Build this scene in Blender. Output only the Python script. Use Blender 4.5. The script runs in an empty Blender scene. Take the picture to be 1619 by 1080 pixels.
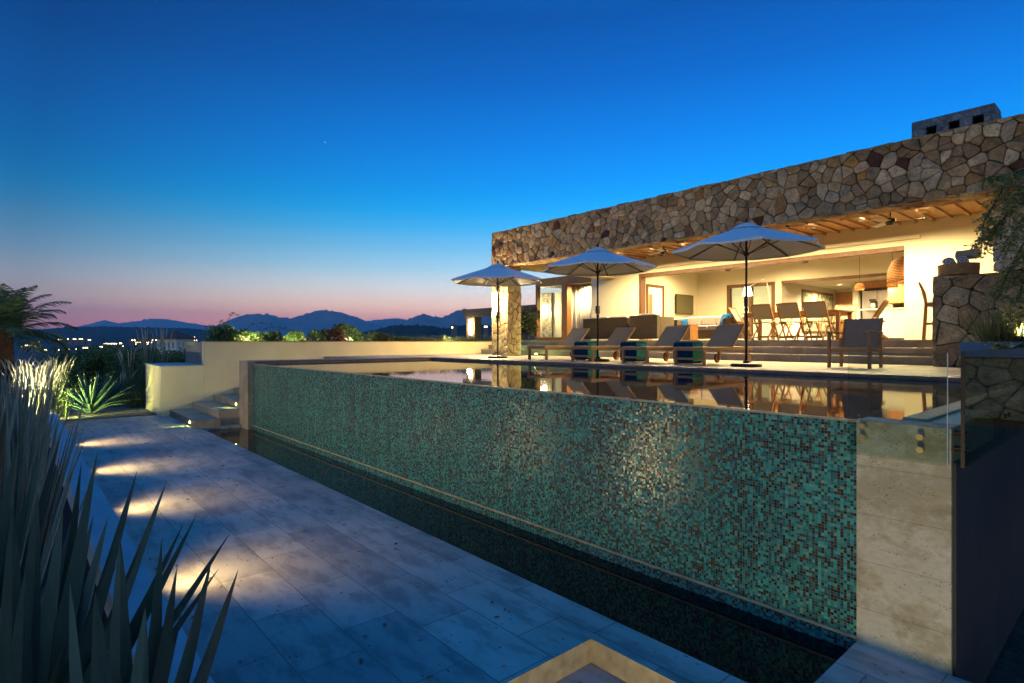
import bpy, bmesh, math, random
from mathutils import Vector, Matrix, noise
R = math.radians
C = bpy.context.scene.collection
SC = bpy.context.scene
# ------------------------------------------------------------------ camera
H = 1.917                       # eye height above the lower path (z = 0)
ZT = H - .45                    # pool terrace
ZF = H + .04                    # house floor
ZW = H - .505                   # pool water
cd = bpy.data.cameras.new('camera'); cam = bpy.data.objects.new('camera', cd); C.objects.link(cam)
cd.sensor_width = 36; cd.lens = 20.01; cd.clip_start = .05; cd.clip_end = 90000
cam.location = (0, 0, H); cam.rotation_euler = (R(90), 0, R(48.85))
SC.camera = cam
# ------------------------------------------------------------------ world: dusk sky
def lin(c):
    return tuple(((x/255)/12.92 if x/255 <= .04045 else ((x/255+.055)/1.055)**2.4) for x in c)
W = bpy.data.worlds.new('World'); SC.world = W; W.use_nodes = True
nt = W.node_tree; nt.nodes.clear()
def nn(t, **k):
    n = nt.nodes.new(t)
    for a, b in k.items(): setattr(n, a, b)
    return n
wo = nn('ShaderNodeOutputWorld'); bg = nn('ShaderNodeBackground'); tc = nn('ShaderNodeTexCoord')
sx = nn('ShaderNodeSeparateXYZ'); nt.links.new(tc.outputs['Generated'], sx.inputs[0])
asn = nn('ShaderNodeMath', operation='ARCSINE'); nt.links.new(sx.outputs[2], asn.inputs[0])
dv = nn('ShaderNodeMath', operation='DIVIDE'); nt.links.new(asn.outputs[0], dv.inputs[0]); dv.inputs[1].default_value = math.pi/2
rp = nn('ShaderNodeValToRGB'); nt.links.new(dv.outputs[0], rp.inputs[0])
stops = [(0.0, (250, 136, 104)), (1.2, (250, 150, 116)), (2.4, (248, 174, 138)), (3.6, (240, 200, 170)), (5.2, (214, 214, 208)), (7.2, (162, 206, 226)),
         (9, (118, 190, 228)), (11, (66, 173, 231)), (12.6, (28, 162, 232)), (14, (8, 152, 231)), (15.8, (2, 140, 228)), (19.1, (0, 122, 216)), (24.3, (0, 96, 186)), (29.6, (0, 78, 160)), (40, (8, 108, 200)), (90, (24, 124, 212))]  # sky above the frame is brightened as added fill
els = rp.color_ramp.elements
while len(els) > 1: els.remove(els[-1])
els[0].position = 0; els[0].color = (*lin(stops[0][1]), 1)
for e, c in stops[1:]:
    g_ = 1+1.4*math.exp(-(e/4.8)**2)+.12*math.exp(-((e-10)/5)**2); q = els.new(e/90); q.color = (*[v*g_ for v in lin(c)], 1)
# azimuth falloff: dims away from the afterglow, lifted behind the camera as added fill
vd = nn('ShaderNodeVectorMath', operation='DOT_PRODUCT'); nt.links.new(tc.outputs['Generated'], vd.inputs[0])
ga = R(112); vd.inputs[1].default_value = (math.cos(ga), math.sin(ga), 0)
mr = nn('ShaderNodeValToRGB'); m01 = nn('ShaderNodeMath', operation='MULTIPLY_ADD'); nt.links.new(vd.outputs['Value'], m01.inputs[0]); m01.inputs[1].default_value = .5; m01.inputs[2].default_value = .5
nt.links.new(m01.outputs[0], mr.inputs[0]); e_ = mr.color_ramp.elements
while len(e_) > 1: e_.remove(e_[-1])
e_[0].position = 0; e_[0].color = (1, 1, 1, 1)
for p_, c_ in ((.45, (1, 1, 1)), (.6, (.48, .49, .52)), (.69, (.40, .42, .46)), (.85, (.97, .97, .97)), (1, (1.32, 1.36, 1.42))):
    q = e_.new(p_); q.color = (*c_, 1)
# warm fill added low in the unseen sky behind the camera
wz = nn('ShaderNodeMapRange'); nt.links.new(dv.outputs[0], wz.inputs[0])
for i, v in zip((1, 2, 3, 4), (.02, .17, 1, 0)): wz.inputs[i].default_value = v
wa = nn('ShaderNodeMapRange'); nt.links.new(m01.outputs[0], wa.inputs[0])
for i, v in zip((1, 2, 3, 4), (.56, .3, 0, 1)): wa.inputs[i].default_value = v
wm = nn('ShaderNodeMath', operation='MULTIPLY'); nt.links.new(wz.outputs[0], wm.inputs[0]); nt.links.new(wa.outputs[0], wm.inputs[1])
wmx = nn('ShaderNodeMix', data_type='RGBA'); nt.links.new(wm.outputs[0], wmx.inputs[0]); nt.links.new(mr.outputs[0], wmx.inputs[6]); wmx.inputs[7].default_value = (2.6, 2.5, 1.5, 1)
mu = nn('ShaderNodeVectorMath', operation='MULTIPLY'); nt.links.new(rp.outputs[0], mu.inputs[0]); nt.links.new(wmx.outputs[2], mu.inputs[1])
sky = nn('ShaderNodeTexSky', sky_type='NISHITA', sun_disc=False, sun_elevation=R(-1.5), sun_rotation=R(-45))
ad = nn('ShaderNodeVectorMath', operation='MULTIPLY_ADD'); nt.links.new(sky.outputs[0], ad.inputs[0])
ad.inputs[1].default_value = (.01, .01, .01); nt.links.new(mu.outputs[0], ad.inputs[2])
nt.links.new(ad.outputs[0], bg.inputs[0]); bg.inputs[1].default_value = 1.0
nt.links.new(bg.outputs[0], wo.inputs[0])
SC.view_settings.view_transform = 'Standard'; SC.view_settings.look = 'None'
SC.view_settings.exposure = .15; SC.view_settings.gamma = 1
cy = SC.cycles
cy.use_denoising = True; cy.max_bounces = 8; cy.diffuse_bounces = 3; cy.glossy_bounces = 4; cy.transmission_bounces = 6
cy.transparent_max_bounces = 12; cy.volume_bounces = 0; cy.caustics_reflective = False; cy.caustics_refractive = False
cy.sample_clamp_indirect = 4
# ------------------------------------------------------------------ material helpers
class Mt:
    def __init__(s, name):
        s.m = bpy.data.materials.new(name); s.m.use_nodes = True; s.t = s.m.node_tree; s.t.nodes.clear()
        s.out = s.n('ShaderNodeOutputMaterial'); s.p = s.n('ShaderNodeBsdfPrincipled'); s.l(s.p.outputs[0], s.out.inputs[0])
    def n(s, t, **k):
        x = s.t.nodes.new(t)
        for a, b in k.items(): setattr(x, a, b)
        return x
    def l(s, a, b): s.t.links.new(a, b)
    def co(s, scale=(1, 1, 1), src='Object', rot=(0, 0, 0)):
        c = s.n('ShaderNodeTexCoord'); m = s.n('ShaderNodeMapping'); s.l(c.outputs[src], m.inputs[0])
        m.inputs['Scale'].default_value = scale; m.inputs['Rotation'].default_value = rot
        return m.outputs[0]
    def noise(s, vec, scale, detail=4, rough=.6, out=0):
        x = s.n('ShaderNodeTexNoise'); s.l(vec, x.inputs['Vector']); x.inputs['Scale'].default_value = scale
        x.inputs['Detail'].default_value = detail; x.inputs['Roughness'].default_value = rough; return x.outputs[out]
    def ramp(s, fac, st):
        r = s.n('ShaderNodeValToRGB'); s.l(fac, r.inputs[0]); e = r.color_ramp.elements
        while len(e) > 1: e.remove(e[-1])
        e[0].position = st[0][0]; e[0].color = (*st[0][1], 1)
        for p, c in st[1:]:
            q = e.new(p); q.color = (*c, 1)
        return r.outputs[0]
    def mix(s, f, a, b, mode='MIX'):
        x = s.n('ShaderNodeMix', data_type='RGBA', blend_type=mode)
        for i, v in ((0, f), (6, a), (7, b)):
            if hasattr(v, 'links'): s.l(v, x.inputs[i])
            elif i == 0: x.inputs[0].default_value = v
            else: x.inputs[i].default_value = (*v, 1)
        return x.outputs[2]
    def math(s, op, a, b=0, c=None):
        x = s.n('ShaderNodeMath', operation=op)
        for i, v in enumerate((a, b) if c is None else (a, b, c)):
            if hasattr(v, 'links'): s.l(v, x.inputs[i])
            else: x.inputs[i].default_value = v
        return x.outputs[0]
    def bump(s, h, strength=.3, dist=.01):
        b = s.n('ShaderNodeBump'); s.l(h, b.inputs['Height']); b.inputs['Strength'].default_value = strength
        b.inputs['Distance'].default_value = dist; s.l(b.outputs[0], s.p.inputs['Normal']); return b
    def set(s, **k):
        for a, v in k.items():
            i = s.p.inputs[a.replace('_', ' ')]
            if hasattr(v, 'links'): s.l(v, i)
            elif isinstance(v, tuple) and len(v) == 3: i.default_value = (*v, 1)
            else: i.default_value = v
        return s
def simple(name, c1, c2=None, scale=6, rough=.7, metal=0, bump=.15, dist=.006, stretch=(1, 1, 1), detail=5, spec=.5):
    m = Mt(name); v = m.co(stretch); f = m.noise(v, scale, detail)
    c2 = c2 or tuple(x*.7 for x in c1)
    m.set(Base_Color=m.ramp(f, [(.3, c2), (.68, c1)]), Roughness=rough, Metallic=metal)
    m.p.inputs['Specular IOR Level'].default_value = spec
    if bump: m.bump(m.noise(v, scale*6, 4), bump, dist)
    return m.m
def emit(name, col, st):
    m = Mt(name); e = m.n('ShaderNodeEmission'); e.inputs[0].default_value = (*col, 1); e.inputs[1].default_value = st
    m.l(e.outputs[0], m.out.inputs[0]); return m.m
M = {}
def travertine(name, rowh, bw, c1, c2, joint=.006, rot=0, jc=(.12, .11, .10)):
    m = Mt(name); v = m.co(rot=(0, 0, rot))
    b = m.n('ShaderNodeTexBrick'); m.l(v, b.inputs['Vector'])
    b.inputs['Color1'].default_value = (0, 0, 0, 1); b.inputs['Color2'].default_value = (1, 1, 1, 1); b.inputs['Mortar'].default_value = (.5, .5, .5, 1)
    b.inputs['Scale'].default_value = 1; b.inputs['Mortar Size'].default_value = joint; b.inputs['Mortar Smooth'].default_value = .3
    b.inputs['Brick Width'].default_value = bw; b.inputs['Row Height'].default_value = rowh; b.offset = .37
    st = m.n('ShaderNodeMapping'); m.l(v, st.inputs[0]); st.inputs['Scale'].default_value = (1, 2.6, 1)
    f = m.noise(st.outputs[0], 2.2, 8, .65); big = m.noise(v, .8, 3)
    col = m.ramp(f, [(.24, c2), (.42, tuple((a+b_)/2.3 for a, b_ in zip(c1, c2))), (.52, tuple((a*1.6+b_*.4)/2 for a, b_ in zip(c1, c2))), (.68, c1)])
    tv = m.ramp(b.outputs[0], [(0, (.62, .63, .66)), (.5, (.85, .83, .8)), (1, (1.0, .98, .94))])
    col = m.mix(1, col, tv, 'MULTIPLY'); col = m.mix(1, col, m.ramp(big, [(.35, (.8, .8, .8)), (.65, (1, 1, 1))]), 'MULTIPLY')
    pv = m.n('ShaderNodeTexVoronoi'); m.l(st.outputs[0], pv.inputs['Vector']); pv.inputs['Scale'].default_value = 9
    pn = m.noise(v, 3, 3)
    pit = m.math('MULTIPLY', m.math('LESS_THAN', pv.outputs[0], .13), m.math('GREATER_THAN', pn, .53))
    col = m.mix(pit, col, tuple(x*.25 for x in c2))
    col = m.mix(b.outputs['Fac'], col, jc)
    m.set(Base_Color=col, Roughness=m.math('MULTIPLY_ADD', f, .35, .38))
    hgt = m.math('SUBTRACT', m.math('ADD', m.math('MULTIPLY', f, .6), m.math('MULTIPLY', m.noise(v, 26, 4), .25)), m.math('ADD', b.outputs['Fac'], m.math('MULTIPLY', pit, .8)))
    m.bump(hgt, .5, .012); return m.m
M['path'] = travertine('travertine path', .41, .82, (.62, .56, .49), (.27, .24, .22), .004, 0, (.15, .13, .11))
M['terrace'] = travertine('terrace stone', .6, .9, (.66, .56, .40), (.46, .37, .25), .005)
M['pier'] = travertine('travertine cladding', 3, 9, (.50, .46, .36), (.27, .24, .17))
M['step'] = travertine('step stone', 3, 1.2, (.56, .46, .31), (.36, .28, .18), .004)
def pier_mat():
    m = Mt('travertine pier cladding'); v = m.co(); 
    st = m.n('ShaderNodeMapping'); m.l(v, st.inputs[0]); st.inputs['Scale'].default_value = (1, 1, 2.2)
    f = m.noise(st.outputs[0], 3.2, 10, .68); f2 = m.noise(v, 1.7, 5, .7)
    col = m.ramp(f, [(.3, (.32, .27, .17)), (.43, (.42, .37, .25)), (.5, (.52, .47, .34)), (.56, (.45, .41, .29)), (.75, (.64, .60, .50))])
    col = m.mix(1, col, m.ramp(f2, [(.42, (.72, .68, .58)), (.49, (.9, .88, .82)), (.52, (1, 1, 1)), (.62, (.93, .93, .93))]), 'MULTIPLY')
    s = m.n('ShaderNodeSeparateXYZ'); m.l(v, s.inputs[0])
    fr = m.math('PINGPONG', m.math('ADD', s.outputs[2], .07), .15); jl = m.math('MULTIPLY', m.math('LESS_THAN', fr, .0016), .55)
    pv = m.n('ShaderNodeTexVoronoi'); m.l(st.outputs[0], pv.inputs['Vector']); pv.inputs['Scale'].default_value = 38
    pit = m.math('MULTIPLY', m.math('LESS_THAN', pv.outputs[0], .2), m.math('GREATER_THAN', m.noise(st.outputs[0], 5, 4), .56))
    col = m.mix(m.math('MAXIMUM', jl, pit), col, (.1, .085, .06))
    m.set(Base_Color=col, Roughness=.75)
    m.bump(m.math('SUBTRACT', f, m.math('ADD', jl, pit)), .5, .006); return m.m
M['pier'] = pier_mat()
def stone_mat(name, stops, tint=(1, 1, 1), rough=.85):
    m = Mt(name); g = m.n('ShaderNodeNewGeometry'); v = m.co()
    base = m.ramp(g.outputs['Random Per Island'], stops)
    f = m.noise(v, 7, 9, .72); f2 = m.noise(v, 28, 5, .7)
    col = m.mix(1, base, m.ramp(f, [(.3, (.38, .35, .33)), (.5, (.85, .84, .82)), (.7, (1.35, 1.3, 1.25))]), 'MULTIPLY')
    col = m.mix(1, col, m.ramp(f2, [(.3, (.75, .75, .75)), (.7, (1.1, 1.1, 1.1))]), 'MULTIPLY')
    col = m.mix(1, col, tint, 'MULTIPLY')
    m.set(Base_Color=col, Roughness=rough); m.bump(m.math('ADD', f, m.math('MULTIPLY', f2, .4)), .9, .02); return m.m
ST = [(0, (.10, .035, .012)), (.03, (.13, .045, .015)), (.04, (.34, .25, .13)), (.15, (.50, .40, .23)), (.3, (.25, .18, .09)), (.45, (.58, .48, .30)),
      (.55, (.42, .25, .07)), (.62, (.23, .19, .12)), (.72, (.45, .39, .27)), (.86, (.64, .56, .37)), (1, (.26, .18, .09))]
M['stone'] = stone_mat('fieldstone', ST, (1.25, 1.0, .80))
M['stone2'] = stone_mat('brown fieldstone', [(0, (.26, .18, .08)), (.3, (.42, .33, .17)), (.6, (.30, .23, .12)), (.8, (.52, .43, .24)), (1, (.24, .17, .08))])
M['mortar'] = simple('mortar', (.13, .09, .055), (.04, .028, .018), 12, .95)
M['stucco'] = simple('cream stucco', (.78, .65, .38), (.70, .57, .32), 1.5, .9, bump=.25, dist=.004)
M['wallint'] = simple('cream plaster', (.80, .73, .55), (.76, .69, .50), 1.2, .9, bump=.1)
M['white'] = simple('white paint', (.82, .78, .68), (.78, .74, .64), 2, .7, bump=.05)
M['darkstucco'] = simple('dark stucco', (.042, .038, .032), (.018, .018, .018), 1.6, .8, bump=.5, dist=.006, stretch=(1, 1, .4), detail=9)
M['greywall'] = simple('grey stucco', (.2, .18, .17), (.15, .14, .13), 1, .9)
M['skylitcap'] = simple('skylit blue cap', (.10, .16, .24), (.07, .12, .19), 3, .5)  # blue of the skylight is put into the cap's colour
M['coping'] = simple('dark stone coping', (.26, .17, .12), (.14, .09, .07), 9, .5, bump=.3)
M['edge'] = simple('pale stone trim', (.46, .38, .22), (.26, .20, .11), 9, .6)
M['curb'] = simple('curb stone', (.42, .44, .46), (.33, .35, .37), 4, .7)
def wood(name, c1, c2, axis=0, rough=.5):
    m = Mt(name); s = [14, 14, 14]; s[axis] = 1.0
    v = m.co(tuple(s)); f = m.noise(v, 1.6, 6, .6); f2 = m.noise(v, 5, 4)
    m.set(Base_Color=m.mix(1, m.ramp(f, [(.3, c2), (.7, c1)]), m.ramp(f2, [(.3, (.75, .72, .7)), (.7, (1, 1, 1))]), 'MULTIPLY'), Roughness=rough)
    m.bump(f2, .2, .003); return m.m
M['teak'] = wood('teak', (.52, .27, .085), (.30, .13, .035))
M['teakz'] = wood('teak upright', (.50, .25, .08), (.28, .12, .033), 2)
M['teaky'] = wood('teak long', (.55, .29, .09), (.32, .14, .04), 1)
M['dkteak'] = wood('dark teak', (.17, .08, .035), (.08, .035, .015), 2)
M['ceilwood'] = wood('ceiling boards', (.5, .30, .14), (.34, .19, .08), 1)
M['doorwood'] = wood('door wood', (.4, .18, .055), (.24, .09, .025), 2)
def weave(name, c1, c2, sc=55):
    m = Mt(name); v = m.co(); w = m.n('ShaderNodeTexWave', wave_type='BANDS', bands_direction='Z'); m.l(v, w.inputs[0]); w.inputs['Scale'].default_value = sc/6
    w.inputs['Distortion'].default_value = .4
    w2 = m.n('ShaderNodeTexWave', wave_type='BANDS', bands_direction='DIAGONAL'); m.l(v, w2.inputs[0]); w2.inputs['Scale'].default_value = sc/5
    f = m.math('MULTIPLY', w.outputs[1], w2.outputs[1]); n = m.noise(v, 9, 3)
    m.set(Base_Color=m.mix(1, m.ramp(f, [(0, c2), (.6, c1)]), m.ramp(n, [(.3, (.7, .7, .7)), (.7, (1.1, 1.1, 1.1))]), 'MULTIPLY'), Roughness=.7)
    m.bump(f, .8, .008); return m.m
M['wicker'] = weave('grey wicker', (.17, .125, .075), (.05, .035, .02))
M['basket'] = weave('straw basket', (.52, .36, .15), (.16, .09, .03), 90)
M['cushion'] = simple('linen cushion', (.55, .48, .42), (.47, .41, .36), 30, .95, spec=.08)
M['sling'] = simple('taupe sling mesh', (.42, .31, .20), (.34, .25, .16), 60, .8, bump=.3, spec=.08)
M['slingp'] = simple('pale sling mesh', (.42, .36, .24), (.34, .29, .19), 60, .8, bump=.3, spec=.08)
M['slingg'] = simple('grey sling mesh', (.36, .24, .15), (.26, .17, .11), 60, .8, bump=.3, spec=.08)
M['blue'] = simple('deep blue fabric', (.006, .045, .10), (.003, .028, .07), 20, .9, spec=.08)
M['green'] = simple('jade fabric', (.03, .27, .19), (.012, .13, .11), 7, .9, spec=.08)
M['cyan'] = simple('blue pillow fabric', (.02, .12, .32), (.01, .08, .22), 15, .9, spec=.08)
def canopy():
    m = Mt('umbrella canvas'); v = m.co(); n = m.noise(v, 40, 3)
    m.set(Base_Color=m.ramp(n, [(.3, (.82, .82, .80)), (.7, (.88, .88, .86))]), Roughness=.9)
    tr = m.n('ShaderNodeBsdfTranslucent'); tr.inputs[0].default_value = (.5, .42, .3, 1)
    mx = m.n('ShaderNodeMixShader'); mx.inputs[0].default_value = .12; m.l(m.p.outputs[0], mx.inputs[1]); m.l(tr.outputs[0], mx.inputs[2]); m.l(mx.outputs[0], m.out.inputs[0])
    return m.m
M['canvas'] = canopy()
M['dkmetal'] = simple('bronze metal', (.035, .028, .024), (.02, .017, .015), 20, .45, .6)
M['steel'] = simple('brushed steel', (.5, .48, .44), (.4, .38, .35), 30, .3, 1, bump=.02)
M['brass'] = simple('brass fixing', (.62, .52, .25), (.5, .42, .2), 30, .3, 1, bump=.02)
M['tv'] = simple('tv screen', (.075, .068, .03), (.07, .062, .028), 1, .35, bump=0)
M['soil'] = simple('planting soil', (.035, .03, .024), (.012, .011, .01), 25, 1, bump=.8, dist=.03)
M['gravel'] = simple('pale gravel', (.3, .26, .2), (.12, .1, .08), 22, 1, bump=.9, dist=.03)
def glassm(name, tint, rough=0.0, refl=1.0):
    m = Mt(name); tr = m.n('ShaderNodeBsdfTransparent'); tr.inputs[0].default_value = (*tint, 1)
    gl = m.n('ShaderNodeBsdfGlossy'); gl.inputs['Roughness'].default_value = rough; gl.inputs[0].default_value = (refl, refl, refl, 1)
    fr = m.n('ShaderNodeLayerWeight'); fr.inputs[0].default_value = .5
    fa = m.math('MULTIPLY_ADD', m.math('POWER', fr.outputs['Facing'], 5.0), .9, .035 * refl)
    mx = m.n('ShaderNodeMixShader'); m.l(fa, mx.inputs[0]); m.l(tr.outputs[0], mx.inputs[1]); m.l(gl.outputs[0], mx.inputs[2]); m.l(mx.outputs[0], m.out.inputs[0])
    return m.m
M['glass'] = glassm('clear glass', (.88, .93, .90))
M['glassd'] = glassm('green tinted glass', (.55, .62, .52))
M['glassedge'] = simple('glass edge', (.5, .6, .55), (.4, .5, .45), 5, .2)
def water(name, deep, bumpk):
    m = Mt(name); v = m.co((1, 1, 1)); f = m.noise(v, 1.3, 3, .5); f2 = m.noise(v, 5, 2, .5)
    m.set(Base_Color=deep, Roughness=.035, IOR=1.33); m.p.inputs['Specular IOR Level'].default_value = .5
    m.bump(m.math('ADD', f, m.math('MULTIPLY', f2, .25)), bumpk, .02); return m.m
M['poolwater'] = water('pool water', (.004, .012, .02), .05)
M['basinwater'] = water('basin water', (.0015, .004, .005), .02)
def mosaic():
    m = Mt('glass mosaic'); P = .0195
    c = m.n('ShaderNodeTexCoord'); mp = m.n('ShaderNodeVectorMath', operation='SCALE'); m.l(c.outputs['Object'], mp.inputs[0]); mp.inputs['Scale'].default_value = 1/P
    fl = m.n('ShaderNodeVectorMath', operation='FLOOR'); m.l(mp.outputs[0], fl.inputs[0])
    s2 = m.n('ShaderNodeSeparateXYZ'); m.l(fl.outputs[0], s2.inputs[0])
    cb = m.n('ShaderNodeCombineXYZ'); m.l(s2.outputs[0], cb.inputs[0]); m.l(s2.outputs[2], cb.inputs[1])
    wn = m.n('ShaderNodeTexWhiteNoise', noise_dimensions='2D'); m.l(cb.outputs[0], wn.inputs['Vector'])
    big = m.noise(c.outputs['Object'], 1.1, 4, .6)
    fac = m.math('ADD', wn.outputs['Value'], m.math('MULTIPLY', m.math('SUBTRACT', big, .5), .25))
    col = m.n('ShaderNodeValToRGB'); col.color_ramp.interpolation = 'CONSTANT'; m.l(fac, col.inputs[0]); e = col.color_ramp.elements
    pal = [(0, (.03, .022, .016)), (.12, (.08, .05, .025)), (.20, (.014, .07, .08)), (.33, (.015, .17, .17)), (.48, (.02, .26, .24)), (.62, (.035, .33, .29)), (.76, (.014, .13, .15)), (.87, (.06, .38, .32)), (.95, (.17, .32, .22))]
    while len(e) > 1: e.remove(e[-1])
    e[0].color = (*pal[0][1], 1)
    for p, q in pal[1:]:
        x = e.new(p); x.color = (*q, 1)
    frc = m.n('ShaderNodeVectorMath', operation='FRACTION'); m.l(mp.outputs[0], frc.inputs[0]); s3 = m.n('ShaderNodeSeparateXYZ'); m.l(frc.outputs[0], s3.inputs[0])
    a = m.math('MINIMUM', m.math('PINGPONG', s3.outputs[0], .5), m.math('PINGPONG', s3.outputs[2], .5))
    gr = m.math('LESS_THAN', a, .055)
    strk = m.noise(m.co((3.5, 1, .35)), 2.2, 5, .6)
    dk = m.mix(1, col.outputs[0], m.ramp(strk, [(.3, (.42, .5, .52)), (.5, (.72, .78, .8)), (.7, (1.0, .98, .92))]), 'MULTIPLY')
    cc = m.mix(gr, dk, (.12, .11, .07))
    m.set(Base_Color=cc, Roughness=m.math('MULTIPLY_ADD', gr, .4, .23))
    # every tile is set at its own small tilt
    sub = m.n('ShaderNodeVectorMath', operation='SUBTRACT'); m.l(wn.outputs['Color'], sub.inputs[0]); sub.inputs[1].default_value = (.5, .5, .5)
    scn = m.n('ShaderNodeVectorMath', operation='MULTIPLY'); m.l(sub.outputs[0], scn.inputs[0]); scn.inputs[1].default_value = (.08, 0, .19)
    g = m.n('ShaderNodeNewGeometry'); adn = m.n('ShaderNodeVectorMath', operation='ADD'); m.l(g.outputs['Normal'], adn.inputs[0]); m.l(scn.outputs[0], adn.inputs[1])
    no = m.n('ShaderNodeVectorMath', operation='NORMALIZE'); m.l(adn.outputs[0], no.inputs[0]); m.l(no.outputs[0], m.p.inputs['Normal'])
    m.p.inputs['Coat Weight'].default_value = .0
    return m.m
M['mosaic'] = mosaic()
def leafm(name, c1, c2, rough=.55, trans=.25, dry=False):
    m = Mt(name); g = m.n('ShaderNodeNewGeometry'); v = m.co(); n = m.noise(v, 2.5, 3)
    f = m.math('ADD', m.math('MULTIPLY', g.outputs['Random Per Island'], .6), m.math('MULTIPLY', n, .4))
    if dry:
        st = m.noise(m.co((30, 30, 2.2)), 3, 3); f = m.math('ADD', m.math('MULTIPLY', f, .75), m.math('MULTIPLY', st, .25))
        col = m.ramp(f, [(.12, (.16, .10, .045)), (.2, (.10, .08, .04)), (.26, c2), (.5, tuple((a+b)/2 for a, b in zip(c1, c2))), (.75, c1), (.9, tuple(x*1.5 for x in c1))])
        m.bump(st, .5, .004)
    else: col = m.ramp(f, [(.15, c2), (.8, c1)])
    m.set(Base_Color=col, Roughness=rough)
    tr = m.n('ShaderNodeBsdfTranslucent'); m.l(col, tr.inputs[0])
    mx = m.n('ShaderNodeMixShader'); mx.inputs[0].default_value = trans; m.l(m.p.outputs[0], mx.inputs[1]); m.l(tr.outputs[0], mx.inputs[2]); m.l(mx.outputs[0], m.out.inputs[0])
    return m.m
M['leaf'] = leafm('green leaves', (.13, .22, .06), (.05, .09, .025))
M['leaft'] = leafm('fine tree leaves', (.34, .36, .12), (.13, .15, .05), .5, .35)
M['leafd'] = leafm('dark leaves', (.12, .21, .06), (.045, .08, .028))
M['leafo'] = leafm('olive leaves', (.12, .14, .05), (.035, .045, .018))
M['leafr'] = leafm('reddish leaves', (.16, .06, .03), (.05, .04, .02))
M['agave'] = leafm('blue green agave', (.11, .19, .13), (.03, .06, .042), .45, .03, True)
M['yucca'] = leafm('grey green yucca', (.36, .40, .29), (.07, .10, .07), .5, .05, True)
M['grass'] = leafm('ornamental grass', (.17, .19, .06), (.06, .08, .025), .6)
M['plume'] = leafm('pale grass plume', (.6, .52, .38), (.4, .35, .26), .9)
M['palm'] = leafm('palm leaflets', (.16, .24, .10), (.06, .10, .045))
M['palmtrunk'] = simple('palm fibre', (.14, .06, .035), (.05, .025, .018), 12, .95, bump=.8, dist=.03)
M['bark'] = simple('bark', (.10, .07, .045), (.04, .03, .02), 15, .95, bump=.7, dist=.02)
M['rooftile'] = simple('clay roof tiles', (.25, .10, .06), (.10, .045, .03), 9, .9, bump=.4, stretch=(3, 3, 1))
M['warmlamp'] = emit('warm lamp', (1, .70, .34), 14)
M['sconce'] = emit('sconce glow', (1, .80, .48), 22)
M['shade'] = emit('lit lampshade', (1, .86, .6), 4)
M['disc'] = emit('downlight lens', (1, .82, .55), 30)
M['steplamp'] = emit('step lamp lens', (.95, 1, .25), 18)
M['windowlit'] = emit('lit window', (1, .62, .22), 2.2)
M['bulb'] = emit('pendant bulb', (1, .72, .36), 8)
M['star'] = emit('evening planet', (1, .95, .85), 1.6)
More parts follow.
